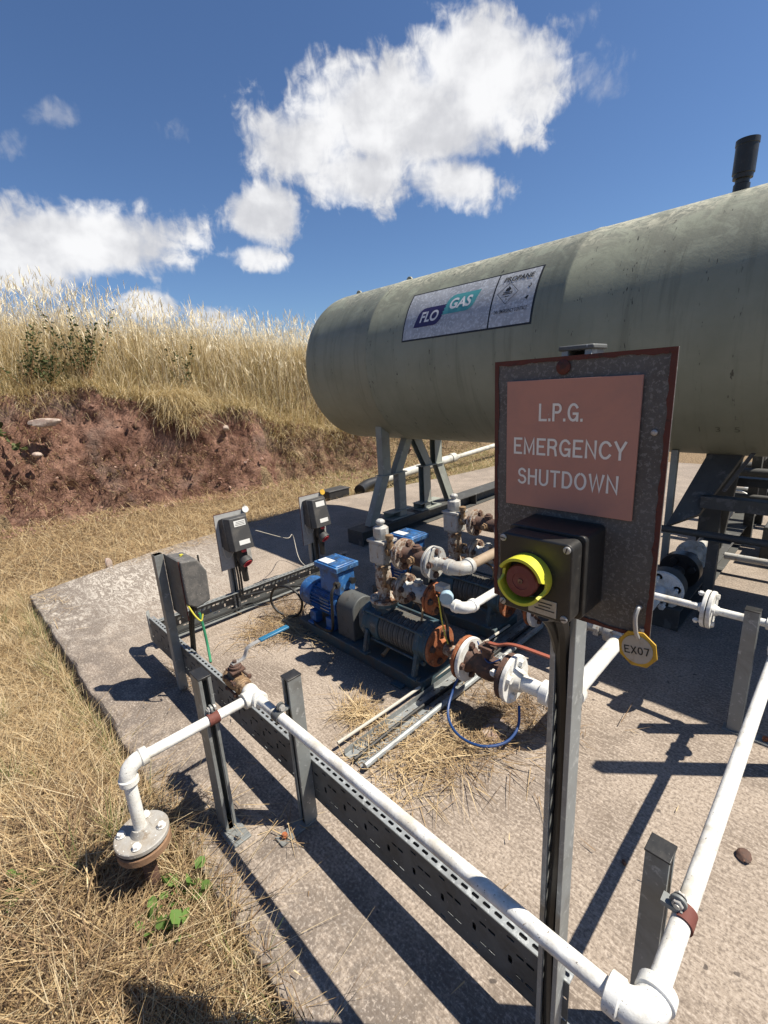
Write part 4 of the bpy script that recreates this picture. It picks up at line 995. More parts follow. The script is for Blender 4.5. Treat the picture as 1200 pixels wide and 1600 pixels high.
cable('cable', '', [(SPX+.004,SPY+.02,.02),(SPX-.004,SPY+.018,.4),(SPX+.006,SPY+.016,.8),(SPX-.002,SPY+.012,1.05),(SPX+.004,SPY-.02,1.16),(SPX,.63,1.19)], .012, 'black_cable', parent=sp)
cable('cable', '', [(SPX-.008,SPY+.026,.02),(SPX+.008,SPY+.026,.6),(SPX-.008,SPY+.02,1.0),(SPX-.010,SPY-.012,1.13),(SPX-.02,.64,1.19)], .009, 'black_cable', parent=sp)
mb = MB(); mb.box((SPX-.004,SPY+.008,1.115), (.024,.003,.045)); build(mb, 'cable_marker', 'tag_yellow', sp, bev=.001)

# ------------------------------------------------------------------ sign
SY = .680
sx0, sx1, sz0, sz1 = -.432, -.174, 1.172, 1.575
sign = thing('sign_plate', 'rust-edged galvanised plate reading L.P.G. EMERGENCY SHUTDOWN', 'sign', (SPX, SY, sz0))
mb = MB(); mb.bounds((sx0,SY,sz0), (sx1,SY+.004,sz1)); build(mb, 'backing_plate', 'plate_galv', sign, bev=.001)
# ragged rust border creeping in from the plate's edges
mb = MB(); n = 70; per = []
def border(ax, fixed, a, b, inward):
    b0 = len(mb.v)
    for i in range(n+1):
        t = i/n; c = a+(b-a)*t; wd = .0032+.0060*float(fbm(np.array([c*60+fixed*9]), np.array([fixed*50]), 3, 4)[0])*1.2
        p = [(fixed, c), (fixed+inward*wd, c)] if ax == 'z' else [(c, fixed), (c, fixed+inward*wd)]
        for x, z in p: mb.v.append((x, SY-.0009, z))
    for i in range(n): mb.f.append((b0+2*i, b0+2*i+1, b0+2*i+3, b0+2*i+2))
for q in (('z', sx0, sz0, sz1, 1), ('z', sx1, sz0, sz1, -1), ('x', sz0, sx0+.002, sx1-.002, 1), ('x', sz1, sx0+.002, sx1-.002, -1)):
    mb = MB(); border(*q)
    if q[0] == 'x': mb.v = [(p[0], p[1]-.0008, p[2]) for p in mb.v]
    build(mb, 'rust_border', 'rust_edge', sign, smooth=0, solid=.0006)
mb = MB(); mb.bounds((-.4065,SY-.0062,1.3475), (-.2095,SY-.0022,1.5440)); pan = build(mb, 'sign_panel', 'sign_red', sign, bev=.0006)
for s, zz, wd, hh in (('L.P.G.', 1.4965, .067, .0262), ('EMERGENCY', 1.4445, .170, .0262), ('SHUTDOWN', 1.3965, .155, .0262)):
    build(strokes(s, (-.3075 if s != 'L.P.G.' else -.3175, SY-.0066, zz), (1,0,0), (0,0,1), hh, wd, sw=.155), 'lettering', 'letter_cream', pan, smooth=0)
mb = MB(); mb.lathe((-.318,SY-.001,1.560), (0,-1,0), [(0,.0105),(.002,.0105),(.0045,.007),(.005,.003)], 20); build(mb, 'screw', 'rust_edge', sign)
mb = MB(); mb.lathe((-.192,SY-.001,1.47), (0,-1,0), [(0,.004),(.002,.004),(.0035,.002)], 12); build(mb, 'rivet', 'bolt_steel', sign)

# emergency stop box
es = thing('stop_button', 'black emergency stop box with yellow guard ring under the red sign', 'stop button', (-.303,.62,1.213))
def rbox(mb, a, b, r, n=5):
    """box with rounded edges along y"""
    x0, y0, z0 = a; x1, y1, z1 = b; P = []
    for cx, cz, a0 in ((x1-r,z0+r,-90),(x1-r,z1-r,0),(x0+r,z1-r,90),(x0+r,z0+r,180)):
        for k in range(n+1): t = R(a0+90*k/n); P.append((cx+r*math.cos(t), cz+r*math.sin(t)))
    mb.prism(P, (0,y0,0), (1,0,0), (0,0,1), (0,y1-y0,0)); return mb
mb = MB(); rbox(mb, (-.362,.611,1.209), (-.244,SY-.001,1.335), .008); build(mb, 'enclosure', 'black_plastic_and_shade', es, bev=.0015)
mb = MB(); rbox(mb, (-.359,.578,1.213), (-.248,.610,1.331), .010); lid = build(mb, 'lid', 'black_plastic_and_shade', es, bev=.0025)
for x in (-.352, -.2555):
    for z in (1.221, 1.323):
        mb = MB(); mb.lathe((x,.5785,z), (0,-1,0), [(0,.0052),(.002,.0052),(.003,.004)], 16); mb2 = build(mb, 'screw', 'bolt_steel', lid)
        mb = MB(); a = random.uniform(0, 3); mb.box((x,.5752,z), (.0085,.0012,.0012), Matrix.Rotation(a, 3, 'Y')); build(mb, 'screw_slot', 'black_plastic_and_shade', lid)
BX, BZ = -.3095, 1.2725
def ring_guard():
    mb = MB(); ro, ri = .0348, .0312; N = 72; y0 = .578; V = []
    for k in range(N):
        a = 2*math.pi*k/N; dn = min(abs((a-R(-8)+math.pi) % (2*math.pi)-math.pi), abs((a-R(172)+math.pi) % (2*math.pi)-math.pi))
        depth = (.031 if math.sin(a) > -.2 else .029) if dn > R(22) else .031-.017*(1-sst(np.array(dn), R(9), R(22)))
        for (r, y) in ((ro, y0), (ro+.0006, y0-depth), (ri, y0-depth), (ri, y0)):
            V.append((BX+r*math.cos(a), y, BZ+r*math.sin(a)))
    F = []
    for k in range(N):
        k2 = (k+1) % N
        for j in range(4): j2 = (j+1) % 4; F.append((k*4+j, k*4+j2, k2*4+j2, k2*4+j))
    mb.add(V, F); return build(mb, 'guard_ring', 'yellow_plastic', es, smooth=40)
ring_guard()
mb = MB(); mb.lathe((BX,.578,BZ), (0,-1,0), [(0,.019),(.010,.016),(.012,.0232),(.0215,.0240),(.0245,.0225),(.0252,.0125),(.0242,.0122),(.0240,.004),(.0252,.0036),(.0252,.001)], 40); kn = build(mb, 'push_button', 'button_red', es, smooth=30)
mb = MB(); mb.lathe((BX,.5530,BZ), (0,-1,0), [(0,.0036),(.0009,.0036),(.0009,.0018),(.0001,.0016)], 20); build(mb, 'pin', 'brass_brown', kn)
mb = MB(); mb.bounds((-.309,.5764,1.2185), (-.2665,.5777,1.243)); lb = build(mb, 'label_plate', 'label_cream', es, bev=.0004)
for zz, wd in ((1.2375,.022),(1.2325,.018),(1.2275,.030)):
    m = MB(); mb_ = m.bounds((-.288-wd/2+.004,.5758,zz-.0008), (-.288+wd/2+.004,.5763,zz+.0008)); build(m, 'label_text', 'tag_black', lb)

# hanging tag
tg = thing('hanging_tag', 'yellow octagonal tag marked EX07 hooked on the sign corner', 'tag', (-.186,.668,1.16))
cx_, cz_ = -.185, 1.160
M7 = Matrix.Rotation(R(-9), 3, 'Y')
mb = MB(); P = [(.026*1.05*math.cos(R(22.5+45*k)), .029*math.sin(R(22.5+45*k))) for k in range(8)]
mb.prism(P, (cx_,.667,cz_), M7 @ Vector((1,0,0)), M7 @ Vector((0,0,1)), (0,.0025,0)); ty = build(mb, 'tag_plate', 'tag_yellow', tg, bev=.0005)
mb = MB(); P = [(.0208*math.cos(2*math.pi*k/32), .0218*math.sin(2*math.pi*k/32)) for k in range(32)]; mb.prism(P, (cx_,.6655,cz_), M7 @ Vector((1,0,0)), M7 @ Vector((0,0,1)), (0,.0014,0)); build(mb, 'tag_disc', 'tag_cream', tg)
m = strokes('EX07', (cx_,.6652,cz_-.001), M7 @ Vector((1,0,0)), M7 @ Vector((0,0,1)), .0122, .034, sw=.17); build(m, 'lettering', 'tag_black', tg, smooth=0)
mb = MB(); mb.tube(smoothpath([(-.189,.676,1.222),(-.189,.668,1.224),(-.190,.662,1.212),(-.188,.661,1.195),(-.186,.663,1.184),(-.184,.668,1.178),(-.1835,.674,1.182),(-.184,.676,1.19)], 5), .0032, 8); build(mb, 'hook', 'bolt_steel', tg)

# ------------------------------------------------------------------ white pipe run
PZ, PY = .495, .645; PR_ = .0172
run = thing('pipe_run', 'white pipe run from the grass flange along the slab front and right side', 'pipe', (-1.41,.645,0))
def pipe(parent, a, b, r, mat='white_paint', name='pipe', n=24):
    mb = MB(); a = Vector(a); b = Vector(b); k = max(2, int((b-a).length/.25))
    mb.tube([a.lerp(b, i/k) for i in range(k+1)], r, n); return build(mb, name, mat, parent)
def bend(parent, c, d1, d2, r, mat='white_paint', rad=None, collar=True, name='elbow'):
    rad = rad or r*2.1; mb = MB(); rr = r*1.32
    pts = elbow(c, d1, d2, rad, r); mb.tube(pts, rr, 24)
    if collar:
        d1 = Vector(d1).normalized(); d2 = Vector(d2).normalized(); L = r*1.15
        mb.lathe(pts[0]-d1*L, d1, [(0, r*1.3),(.002, r*1.5),(L-.001, r*1.52),(L+.002, r*1.36)], 24)
        mb.lathe(pts[-1]+d2*L, -d2, [(0, r*1.3),(.002, r*1.5),(L-.001, r*1.52),(L+.002, r*1.36)], 24)
    return build(mb, name, mat, parent, smooth=45)
def tee(parent, c, dirs, r, mat='white_paint', L=None, name='tee', body=1.42):
    c = Vector(c); mb = MB(); L = L or r*2.4
    for d in dirs:
        d = Vector(d).normalized()
        mb.lathe(c, d, [(0, r*body),(L-r*1.3, r*body),(L-r*1.1, r*1.58),(L-.002, r*1.58),(L, r*1.5),(L, r*1.02)], 24)
    prof = [(-r*body*math.cos(math.pi*k/10), max(r*body*math.sin(math.pi*k/10), .0005)) for k in range(11)]
    mb.lathe(c, (0,0,1), prof, 24); return build(mb, name, mat, parent, smooth=45)
FX, FY, FZ = -1.403, .212, .228
bend(run, (-1.408,FY,PZ), (0,-1,0), (0,0,-1), .0185, rad=.042)
pipe(run, (-1.408,FY+.05,PZ), (-1.408,PY-.03,PZ), PR_)
pipe(run, (-1.408,FY,FZ+.02), (-1.408,FY,PZ-.05), .0185)
f1 = flange(run, (-1.408,FY,FZ), (0,0,1), .079, .017, 'flange_grey', 'bolt_white', 4, .0115, -.047, bc=.74, hub=.024, ph=.25, off=.019)
f2 = flange(run, (-1.408,FY,FZ-.010), (0,0,-1), .0785, .027, 'rust_brown', None, hub=.03)
mb = MB(); mb.cyl((-1.408,FY,FZ-.0085), (-1.408,FY,FZ-.0015), .0735); build(mb, 'gasket', 'black_plastic_and_shade', run)
mb = MB(); mb.cyl((-1.408,FY,-.4), (-1.408,FY,FZ-.02), .021); build(mb, 'buried_pipe', 'rust_dark', run)
u_ = Vector((0,0,1)).orthogonal().normalized(); v_ = Vector((0,0,1)).cross(u_)
tee(run, (-1.408,PY,PZ), [(0,-1,0),(1,0,0),(-1,0,0)], PR_*1.08)
pipe(run, (-1.37,PY,PZ), (-.15,PY+.002,PZ-.004), PR_)
bend(run, (-.112,PY+.002,PZ-.004), (1,0,0), (0,1,0), .0215, rad=.040)
pipe(run, (-.112,PY+.04,PZ), (-.112,2.30,PZ+.002), .0185)
bend(run, (-.112,2.34,PZ), (0,1,0), (-1,0,0), .0172, rad=.04)
tee(run, (-.112,2.16,PZ), [(0,1,0),(0,-1,0),(0,0,-1)], .0185)
HX = 2.34
pipe(run, (-.15,HX,PZ), (-.355,HX,PZ), .0168); pipe(run, (-.395,HX,PZ), (-1.19,HX,PZ), .0168)
fa = flange(run, (-.373,HX,PZ), (1,0,0), .085, .017, 'white_paint', 'white_paint', 4, .0125, -.052, bc=.74, hub=.02, ph=.35, off=.017)
flange(run, (-.377,HX,PZ), (-1,0,0), .085, .017, 'white_paint', None, hub=.02)
mb = MB(); mb.cyl((-.377,HX,PZ), (-.373,HX,PZ), .080); build(mb, 'gasket', 'black_plastic_and_shade', run)

# ball valve at the tee
bv = thing('ball_valve', 'rusty brass ball valve with a blue lever on the white tee', 'valve', (-1.53,PY,PZ))
mb = MB(); vx_ = -1.535
mb.lathe((vx_+.085,PY,PZ), (-1,0,0), [(0,.0172),(.02,.0175),(.022,.024),(.034,.026),(.036,.033),(.05,.0345),(.052,.030),(.09,.036),(.12,.036),(.132,.030),(.134,.0335),(.148,.0335),(.15,.022),(.165,.022)], 10)
build(mb, 'valve_body', 'brass_brown', bv, bev=.002, smooth=25)
for s in (-1, 1):
    for dz in (-.024, .024): hexbolt(bv, bv.children[0], (vx_+.036, PY+s*.031, PZ+dz), (-1,0,0), .0085, .008, .062, 'rust_dark')
mb = MB(); mb.cyl((vx_,PY,PZ+.03), (vx_,PY,PZ+.052), .020, n=8); mb.box((vx_,PY,PZ+.055), (.055,.055,.008)); mb.lathe((vx_,PY,PZ+.058), (0,0,1), [(0,.022),(.005,.024),(.012,.024),(.014,.019),(.020,.019),(.021,.008),(.034,.008)], 12); build(mb, 'stem_gland', 'rust_dark', bv, bev=.0015)
mb = MB(); path = smoothpath([(vx_,PY-.012,PZ+.081),(vx_,PY+.02,PZ+.081),(vx_+.002,PY+.04,PZ+.088),(vx_+.002,PY+.055,PZ+.115),(vx_+.004,PY+.075,PZ+.125),(vx_+.006,PY+.125,PZ+.129)], 5)
for i in range(len(path)-1):
    a, b = path[i], path[i+1]; n_ = (b-a).normalized(); q = Vector((1,0,0)); e = n_.cross(q)*.0022; k = q*.0095
    mb.hexa([a-k-e, a+k-e, a+k+e, a-k+e, b-k-e, b+k-e, b+k+e, b-k+e])
build(mb, 'lever_arm', 'bolt_steel', bv)
mb = MB(); a = Vector((vx_+.006,PY+.108,PZ+.129)); b = Vector((vx_+.012,PY+.235,PZ+.137)); mb.hexa([a+Vector(q) for q in ((-.0115,0,-.005),(.0115,0,-.005),(.0115,0,.005),(-.0115,0,.005))]+[b+Vector(q) for q in ((-.0125,0,-.005),(.0125,0,-.005),(.0125,0,.005),(-.0125,0,.005))]); build(mb, 'lever_grip', 'lever_blue', bv, bev=.003)

# clamps
def clamp(label, c, ax, r, mat, side, upv=(0,0,1), wd=.036):
    """saddle strap half round the pipe with an ear and bolt reaching the post"""
    root = thing('pipe_clamp', label, 'pipe clamp', c, 'clamps on the white pipes'); c = Vector(c); ax = Vector(ax); s = Vector(side); u = Vector(upv); mb = MB(); N = 20; V = []
    for k in range(N+1):
        a = math.pi*(k/N)*1.24-.38
        for rr in (r+.0008, r+.0042):
            for w2 in (-wd/2, wd/2): V.append(c+ax*w2+(-s*math.sin(a)+u*math.cos(a))*rr)
    F = []
    for k in range(N):
        o = k*4; p = o+4; F += [(o+1,o+3,p+3,p+1),(o,p,p+2,o+2),(o+2,p+2,p+3,o+3),(o,o+1,p+1,p)]
    F += [(0,2,3,1),(N*4,N*4+1,N*4+3,N*4+2)]; mb.add(V, F); build(mb, 'strap', mat, root, smooth=40)
    mb = MB()
    e = c+u*(r+.014)+s*r*.55
    P = [(.0155*math.cos(R(20*k)), .0155*math.sin(R(20*k))) for k in range(18)]
    mb.prism(P, e+ax*-.0035, u, s, ax*.007); build(mb, 'ear', 'galvanised_dull' if mat != 'clamp_red' else 'strut_grey', root, bev=.001)
    hexbolt(root, root.children[-1], e+ax*(.010 if ax.x+ax.y > 0 else -.010), -ax if ax.x+ax.y > 0 else ax, .0105, .008, .012, 'bolt_steel')
    mb = MB(); mb.hexa([c+u*(r-.004)+ax*q for q in (-.012,.012)]+[c+u*(r-.004)+s*(r+.02)+ax*q for q in (.012,-.012)]+[c+u*(r+.006)+ax*q for q in (-.012,.012)]+[c+u*(r+.006)+s*(r+.02)+ax*q for q in (.012,-.012)]); build(mb, 'ear_root', 'strut_grey', root)
    return root
clamp('dark red clamp holding the short pipe to its post', (-1.408,.488,PZ), (0,1,0), PR_, 'clamp_red', (-1,0,0))
clamp('grey eared clamp holding the long front pipe to its post', (-1.247,PY,PZ), (1,0,0), PR_, 'galvanised_dull', (0,1,0))
clamp('rusty brown clamp on the right hand pipe near the bottom', (-.112,.86,PZ), (0,1,0), .0185, 'clamp_red', (-1,0,0))

# ------------------------------------------------------------------ pumps
AX, AZ = 1.66, .235
pump = thing('pump_set', 'near multistage pump with a blue motor on a dark plinth', 'pump', (-1.95,AX,0), 'gas pumps')
mb = MB(); mb.bounds((-2.49,1.528,0), (-1.400,1.795,.075)); build(mb, 'base_plate', 'base_paint', pump, bev=.006)
mb = MB()
for x in (-2.35, -1.55): mb = MB(); mb.bounds((x-.04,1.488,0), (x+.04,1.5275,.012)); build(mb, 'lug', 'base_paint', pump, bev=.002)
# motor
mb = MB(); mb.lathe((-2.13,AX,AZ), (-1,0,0), [(0,.040),(.004,.088),(.018,.094),(.022,.084),(.26,.084),(.262,.070)], 32); mot = build(mb, 'motor_body', 'motor_blue', pump, smooth=30)
mb = MB()
for k in range(26):
    a = R(-62+k*(304/25)-90+28)
    a = R(-90+ (k+.5)*360/26)
    if 60 < math.degrees(a) % 360 < 120: continue
    c = Vector((-2.27, AX+math.cos(a)*.092, AZ+math.sin(a)*.092)); mb.box(c, (.215,.020,.0035), Matrix.Rotation(a, 3, 'X'))
build(mb, 'cooling_fins', 'motor_blue', pump)
mb = MB(); mb.lathe((-2.385,AX,AZ), (-1,0,0), [(0,.097),(.003,.100),(.10,.1005),(.118,.094),(.128,.078),(.130,.03)], 36); build(mb, 'fan_cover', 'motor_blue', pump, smooth=30)
mb = MB(); mb.bounds((-2.305,1.605,.315), (-2.115,1.735,.470)); tb = build(mb, 'terminal_box', 'motor_blue', pump, bev=.006)
mb = MB(); mb.bounds((-2.325,1.582,.472), (-2.098,1.760,.505)); mb.bounds((-2.31,1.595,.505), (-2.113,1.747,.512)); build(mb, 'terminal_lid', 'motor_blue', tb, bev=.005)
mb = MB(); mb.bounds((-2.30,1.60,.512), (-2.20,1.66,.5128)); build(mb, 'rating_label', 'label_white', tb)
mb = MB()
for k in range(6): mb.bounds((-2.295+k*.018,1.668,.512), (-2.287+k*.018,1.735,.5165))
build(mb, 'lid_ribs', 'motor_blue', tb)
mb = MB(); mb.bounds((-2.29,1.5735,.19), (-2.20,1.577,.27)); build(mb, 'name_plate', 'bolt_steel', pump)
for x in (-2.36, -2.19):
    for s in (-1, 1): mb = MB(); mb.bounds((x-.03, AX+s*.075-.028, .0752), (x+.03, AX+s*.075+.028, .160)); mb.bounds((x-.03, AX+s*.105-.022, .0756), (x+.03, AX+s*.105+.022, .090)); build(mb, 'motor_foot', 'motor_blue', pump, bev=.004)
mb = MB(); mb.lathe((-2.105,AX-.06,.40), (0,-1,0), [(0,.018),(.018,.018),(.02,.024),(.03,.024)], 6); build(mb, 'gland', 'black_plastic_and_shade', pump)
# coupling guard: arch
P = [(-.092,.0755),(.092,.0755)]+[(.092*math.cos(math.pi*k/14), AZ+.012+.092*math.sin(math.pi*k/14)) for k in range(15)]
mb = MB(); mb.prism(P, (-2.115,AX,0), (0,1,0), (0,0,1), (.155,0,0)); build(mb, 'coupling_guard', 'guard_grey', pump, bev=.006)
# casing
mb = MB(); mb.lathe((-1.99,AX,AZ), (1,0,0), [(0,.04),(.03,.045),(.05,.062),(.075,.082),(.10,.105),(.118,.112),(.135,.112),(.150,.098),(.175,.098),(.20,.108),(.232,.110),(.246,.104)], 32); build(mb, 'inlet_casing', 'pump_paint', pump, smooth=30)
prof = []
for k in range(7):
    x = k*.0385; prof += [(x,.092),(x+.004,.0975),(x+.020,.0975),(x+.0215,.094),(x+.030,.094),(x+.0315,.0975),(x+.0355,.0975),(x+.0385,.089)]
mb = MB(); mb.lathe((-1.744,AX,AZ), (1,0,0), prof, 40); build(mb, 'stage_casing', 'pump_iron', pump, smooth=30)
mb = MB(); mb.lathe((-1.474,AX,AZ), (1,0,0), [(0,.10),(.004,.118),(.034,.118),(.04,.108),(.062,.104),(.066,.09)], 8); build(mb, 'end_casing', 'pump_paint', pump, bev=.003, smooth=25)
for k in range(4):
    a = R(45+90*k); y, z = AX+.116*math.cos(a), AZ+.116*math.sin(a)
    mb = MB(); mb.cyl((-1.85,y,z), (-1.425,y,z), .0075, n=10); mb.lathe((-1.43,y,z), (1,0,0), [(0,.0135),(.013,.0135)], 6); mb.lathe((-1.862,y,z), (1,0,0), [(0,.0135),(.013,.0135)], 6); build(mb, 'tie_rod', 'pump_paint', pump)
for x in (-1.83, -1.455):
    for s in (-1, 1):
        mb = MB()
        mb.hexa([(x-.012,AX+s*.125-.014,.0757),(x+.012,AX+s*.125-.014,.0757),(x+.012,AX+s*.125+.014,.0757),(x-.012,AX+s*.125+.014,.0757),(x-.012,AX+s*.09-.014,AZ-.02),(x+.012,AX+s*.09-.014,AZ-.02),(x+.012,AX+s*.09+.014,AZ-.02),(x-.012,AX+s*.09+.014,AZ-.02)])
        mb.bounds((x-.03, AX+s*.125-.024 if s < 0 else AX+s*.125-.02, .0752), (x+.03, AX+s*.125+.02 if s < 0 else AX+s*.125+.024, .086)); build(mb, 'pump_foot', 'pump_paint', pump, bev=.002)
mb = MB(); mb.lathe((-1.77,AX,AZ+.06), (0,0,1), [(0,.062),(.055,.058),(.062,.078),(.082,.080)], 28); build(mb, 'outlet_neck', 'pump_paint', pump)
Gp = 'gas pumps'
for k in range(8):
    a = R(22.5+45*k); mb = MB(); mb.lathe((-1.408,AX+.098*math.cos(a),AZ+.098*math.sin(a)), (-1,0,0), [(-.0005,.008),(.010,.008)], 6) if False else mb.lathe((-1.872,AX+.092*math.cos(a),AZ+.092*math.sin(a)), (-1,0,0), [(0,.009),(.012,.009)], 6); build(mb, 'casing_bolt', 'pump_iron', pump)
mb = MB(); mb.cyl((-2.0,AX,AZ), (-1.94,AX,AZ), .022); build(mb, 'shaft', 'bolt_steel', pump)
mb = MB(); mb.cyl((-1.70,AX-.06,AZ-.11), (-1.70,AX-.10,AZ-.13), .010, n=8); mb.lathe((-1.70,AX-.10,AZ-.13), (0,-.9,-.3), [(0,.014),(.012,.014)], 6); build(mb, 'drain_plug', 'brass_brown', pump)
mb = MB(); mb.tube(smoothpath([(-2.105,AX-.09,.40),(-2.095,AX-.13,.36),(-2.10,AX-.135,.22),(-2.14,AX-.125,.10),(-2.3,AX-.12,.085),(-2.47,AX-.05,.085)], 5), .009, 8); build(mb, 'motor_cable', 'black_cable', pump)
mb = MB(); mb.lathe((-2.105,AX+.03,.40), (1,0,0), [(0,.017),(.016,.017),(.018,.022),(.03,.022)], 6); build(mb, 'gland', 'black_plastic_and_shade', pump)
mb = MB(); mb.tube(smoothpath([(-1.50,AX+.0,AZ+.10),(-1.50,AX+.01,AZ+.16),(-1.56,AX+.02,AZ+.19),(-1.68,AX+.03,AZ+.18),(-1.74,AX+.04,AZ+.15)], 5), .006, 8); build(mb, 'vent_tube', 'brass_brown', pump)
# suction valve train
suc = thing('suction_valve', 'flanged valve train with a rusty near flange on the near pump inlet', 'valve', (-1.2,AX,AZ), 'pump inlet valves')
flange(suc, (-1.408,AX,AZ), (1,0,0), .106, .016, 'pump_paint', None)
flange(suc, (-1.388,AX,AZ), (1,0,0), .109, .018, 'rust_orange', 'rust_dark', 4, .0165, -.040, bc=.70, hub=.036, ph=.55, off=.018)
pipe(suc, (-1.36,AX,AZ), (-1.235,AX,AZ), .030, 'rusty_white')
flange(suc, (-1.212,AX,AZ), (-1,0,0), .109, .018, 'rust_orange', None, hub=.036)
flange(suc, (-1.205,AX,AZ), (1,0,0), .110, .020, 'white_paint', 'rust_dark', 4, .0165, -.046, bc=.70, ph=.75, off=.02)
mb = MB(); mb.lathe((-1.186,AX,AZ), (1,0,0), [(0,.066),(.02,.050),(.04,.046),(.07,.058),(.13,.058),(.15,.05),(.18,.052),(.196,.07)], 24); build(mb, 'valve_body', 'rust_dark', suc, smooth=40)
mb = MB(); mb.cyl((-1.09,AX,AZ+.05), (-1.09,AX,AZ+.095), .028, n=12); mb.box((-1.09,AX,AZ+.105), (.07,.06,.018)); mb.cyl((-1.09,AX,AZ+.11), (-1.09,AX,AZ+.135), .012, n=10); build(mb, 'stem_gland', 'rust_dark', suc, bev=.003)
mb = MB(); path = smoothpath([(-1.10,AX,AZ+.130),(-1.04,AX+.004,AZ+.135),(-.99,AX+.01,AZ+.155),(-.93,AX+.02,AZ+.160),(-.80,AX+.04,AZ+.150)], 5)
for i in range(len(path)-1):
    a, b = path[i], path[i+1]; n_ = (b-a).normalized(); q = Vector((0,1,0)); e = n_.cross(q)*.004; k = q*.0095
    mb.hexa([a-k-e, a+k-e, a+k+e, a-k+e, b-k-e, b+k-e, b+k+e, b-k+e])
build(mb, 'lever', 'lever_red', suc)
flange(suc, (-.992,AX,AZ), (1,0,0), .106, .024, 'rust_dark', None)
flange(suc, (-.963,AX,AZ), (1,0,0), .111, .022, 'white_paint', 'white_paint', 4, .0185, -.062, bc=.70, hub=.044, ph=.3, off=.022)
# discharge and relief train
dis = thing('relief_valve', 'weathered relief valve and flanged outlets above the near pump', 'valve', (-1.77,AX,.38), 'pump relief valves')
RX = -1.77
flange(dis, (RX,AX,.378), (0,0,1), .085, .018, 'rusty_white', 'rusty_white', 4, .017, -.030, bc=.70, hub=.036, ph=.3, off=.018)
pipe(dis, (RX,AX,.39), (RX,AX,.615), .035, 'rusty_white', 'riser')
mb = MB(); mb.lathe((RX,AX,.44), (0,0,1), [(0,.038),(.03,.046),(.09,.046),(.13,.038),(.135,.045),(.15,.045),(.155,.038)], 16); build(mb, 'riser_tee', 'rusty_white', dis)
mb = MB(); mb.lathe((RX,AX,.590), (0,0,1), [(0,.036),(.02,.048)], 12); mb.box((RX,AX,.668), (.112,.100,.124)); rb_ = build(mb, 'relief_body', 'grey_white_paint', dis, bev=.014, seg=3, smooth=35)
mb = MB(); mb.box((RX+.004,AX,.737), (.128,.112,.016)); build(mb, 'bonnet_plate', 'grey_white_paint', dis, bev=.003)
mb = MB(); mb.lathe((RX,AX,.745), (0,0,1), [(0,.040),(.006,.043),(.062,.043),(.068,.038),(.07,.020),(.085,.018),(.087,.026),(.10,.026),(.108,.015)], 8); build(mb, 'bonnet', 'grey_white_paint', dis, bev=.004, smooth=25)
mb = MB(); mb.lathe((RX+.075,AX-.01,.705), (0,0,1), [(0,.016),(.05,.016),(.052,.022),(.075,.022),(.078,.012)], 12); build(mb, 'plug', 'brass_brown', dis)
def branch(z, mf1, mb1, mf2, r1, hub2, body, bolt='rust_dark'):
    pipe(dis, (RX+.045,AX,z), (-1.615,AX,z), .024, 'rusty_white', 'stub')
    mb = MB(); mb.lathe((RX+.055,AX,z), (1,0,0), [(0,.036),(.022,.036)], 6); build(mb, 'union_nut', 'brass_brown', dis)
    flange(dis, (-1.607,AX,z), (-1,0,0), r1, .014, mf1, None)
    flange(dis, (-1.603,AX,z), (1,0,0), r1, .015, mf1, bolt, 4, .0155, -.035, bc=.70, ph=.5, off=.015)
    mb = MB(); mb.lathe((-1.588,AX,z), (1,0,0), [(0,.05),(.015,.04),(.05,body),(.11,body),(.15,.036),(.175,.05)], 20); mb.lathe((-1.51,AX,z+body*.7), (0,0,1), [(0,.026),(.03,.026),(.032,.018),(.04,.016)], 10); build(mb, 'check_valve', mb1, dis, smooth=40)
    flange(dis, (-1.407,AX,z), (-1,0,0), r1, .014, mf2, None)
    return flange(dis, (-1.403,AX,z), (1,0,0), r1, .016, mf2, bolt, 4, .0155, -.034, bc=.70, hub=hub2, ph=.65, off=.016)
branch(.690, 'rusty_white', 'rust_dark', 'grey_white_paint', .083, .03, .042)
branch(.495, 'rusty_white', 'grey_white_paint', 'rust_orange', .083, .026, .05)
bend(dis, (-1.240,AX,.690), (1,0,0), (0,1,0), .026, 'grey_white_paint', rad=.05)
pipe(dis, (-1.385,AX,.690), (-1.28,AX,.690), .027, 'grey_white_paint', 'stub')
mb = MB(); mb.lathe((-1.345,AX,.60), (0,0,1), [(0,.012),(.0,.012)], 8)
pipe(dis, (-1.385,AX,.495), (-1.25,AX,.495), .0215, 'white_paint')
mb = MB(); mb.tube([(-1.395,AX-.02,.77),(-1.375,AX-.025,.785),(-1.34,AX-.03,.785),(-1.34,AX-.035,.74)], .004, 6); build(mb, 'lifting_loop', 'bolt_steel', dis)
mb = MB(); mb.tube(smoothpath([(RX+.03,AX-.03,.50),(RX+.06,AX-.06,.50),(RX+.075,AX-.065,.53),(RX+.075,AX-.06,.58)], 5), .009, 8); mb.lathe((RX+.075,AX-.06,.575), (0,0,1), [(0,.014),(.02,.014),(.022,.02),(.04,.02),(.042,.01)], 8); build(mb, 'bleed_valve', 'brass_brown', dis)
mb = MB(); mb.lathe((-1.51,AX-.045,.495), (0,-1,0), [(0,.024),(.012,.024),(.014,.018),(.03,.018)], 8); build(mb, 'blank_plug', 'rust_dark', dis)
mb = MB(); mb.lathe((-1.51,AX-.04,.690), (0,-1,0), [(0,.022),(.010,.022),(.012,.016),(.026,.016)], 6); build(mb, 'blank_plug', 'brass_brown', dis)
mb = MB(); mb.lathe((-1.295,AX,.690), (-1,0,0), [(0,.037),(.028,.037)], 8); build(mb, 'union_nut', 'grey_white_paint', dis)
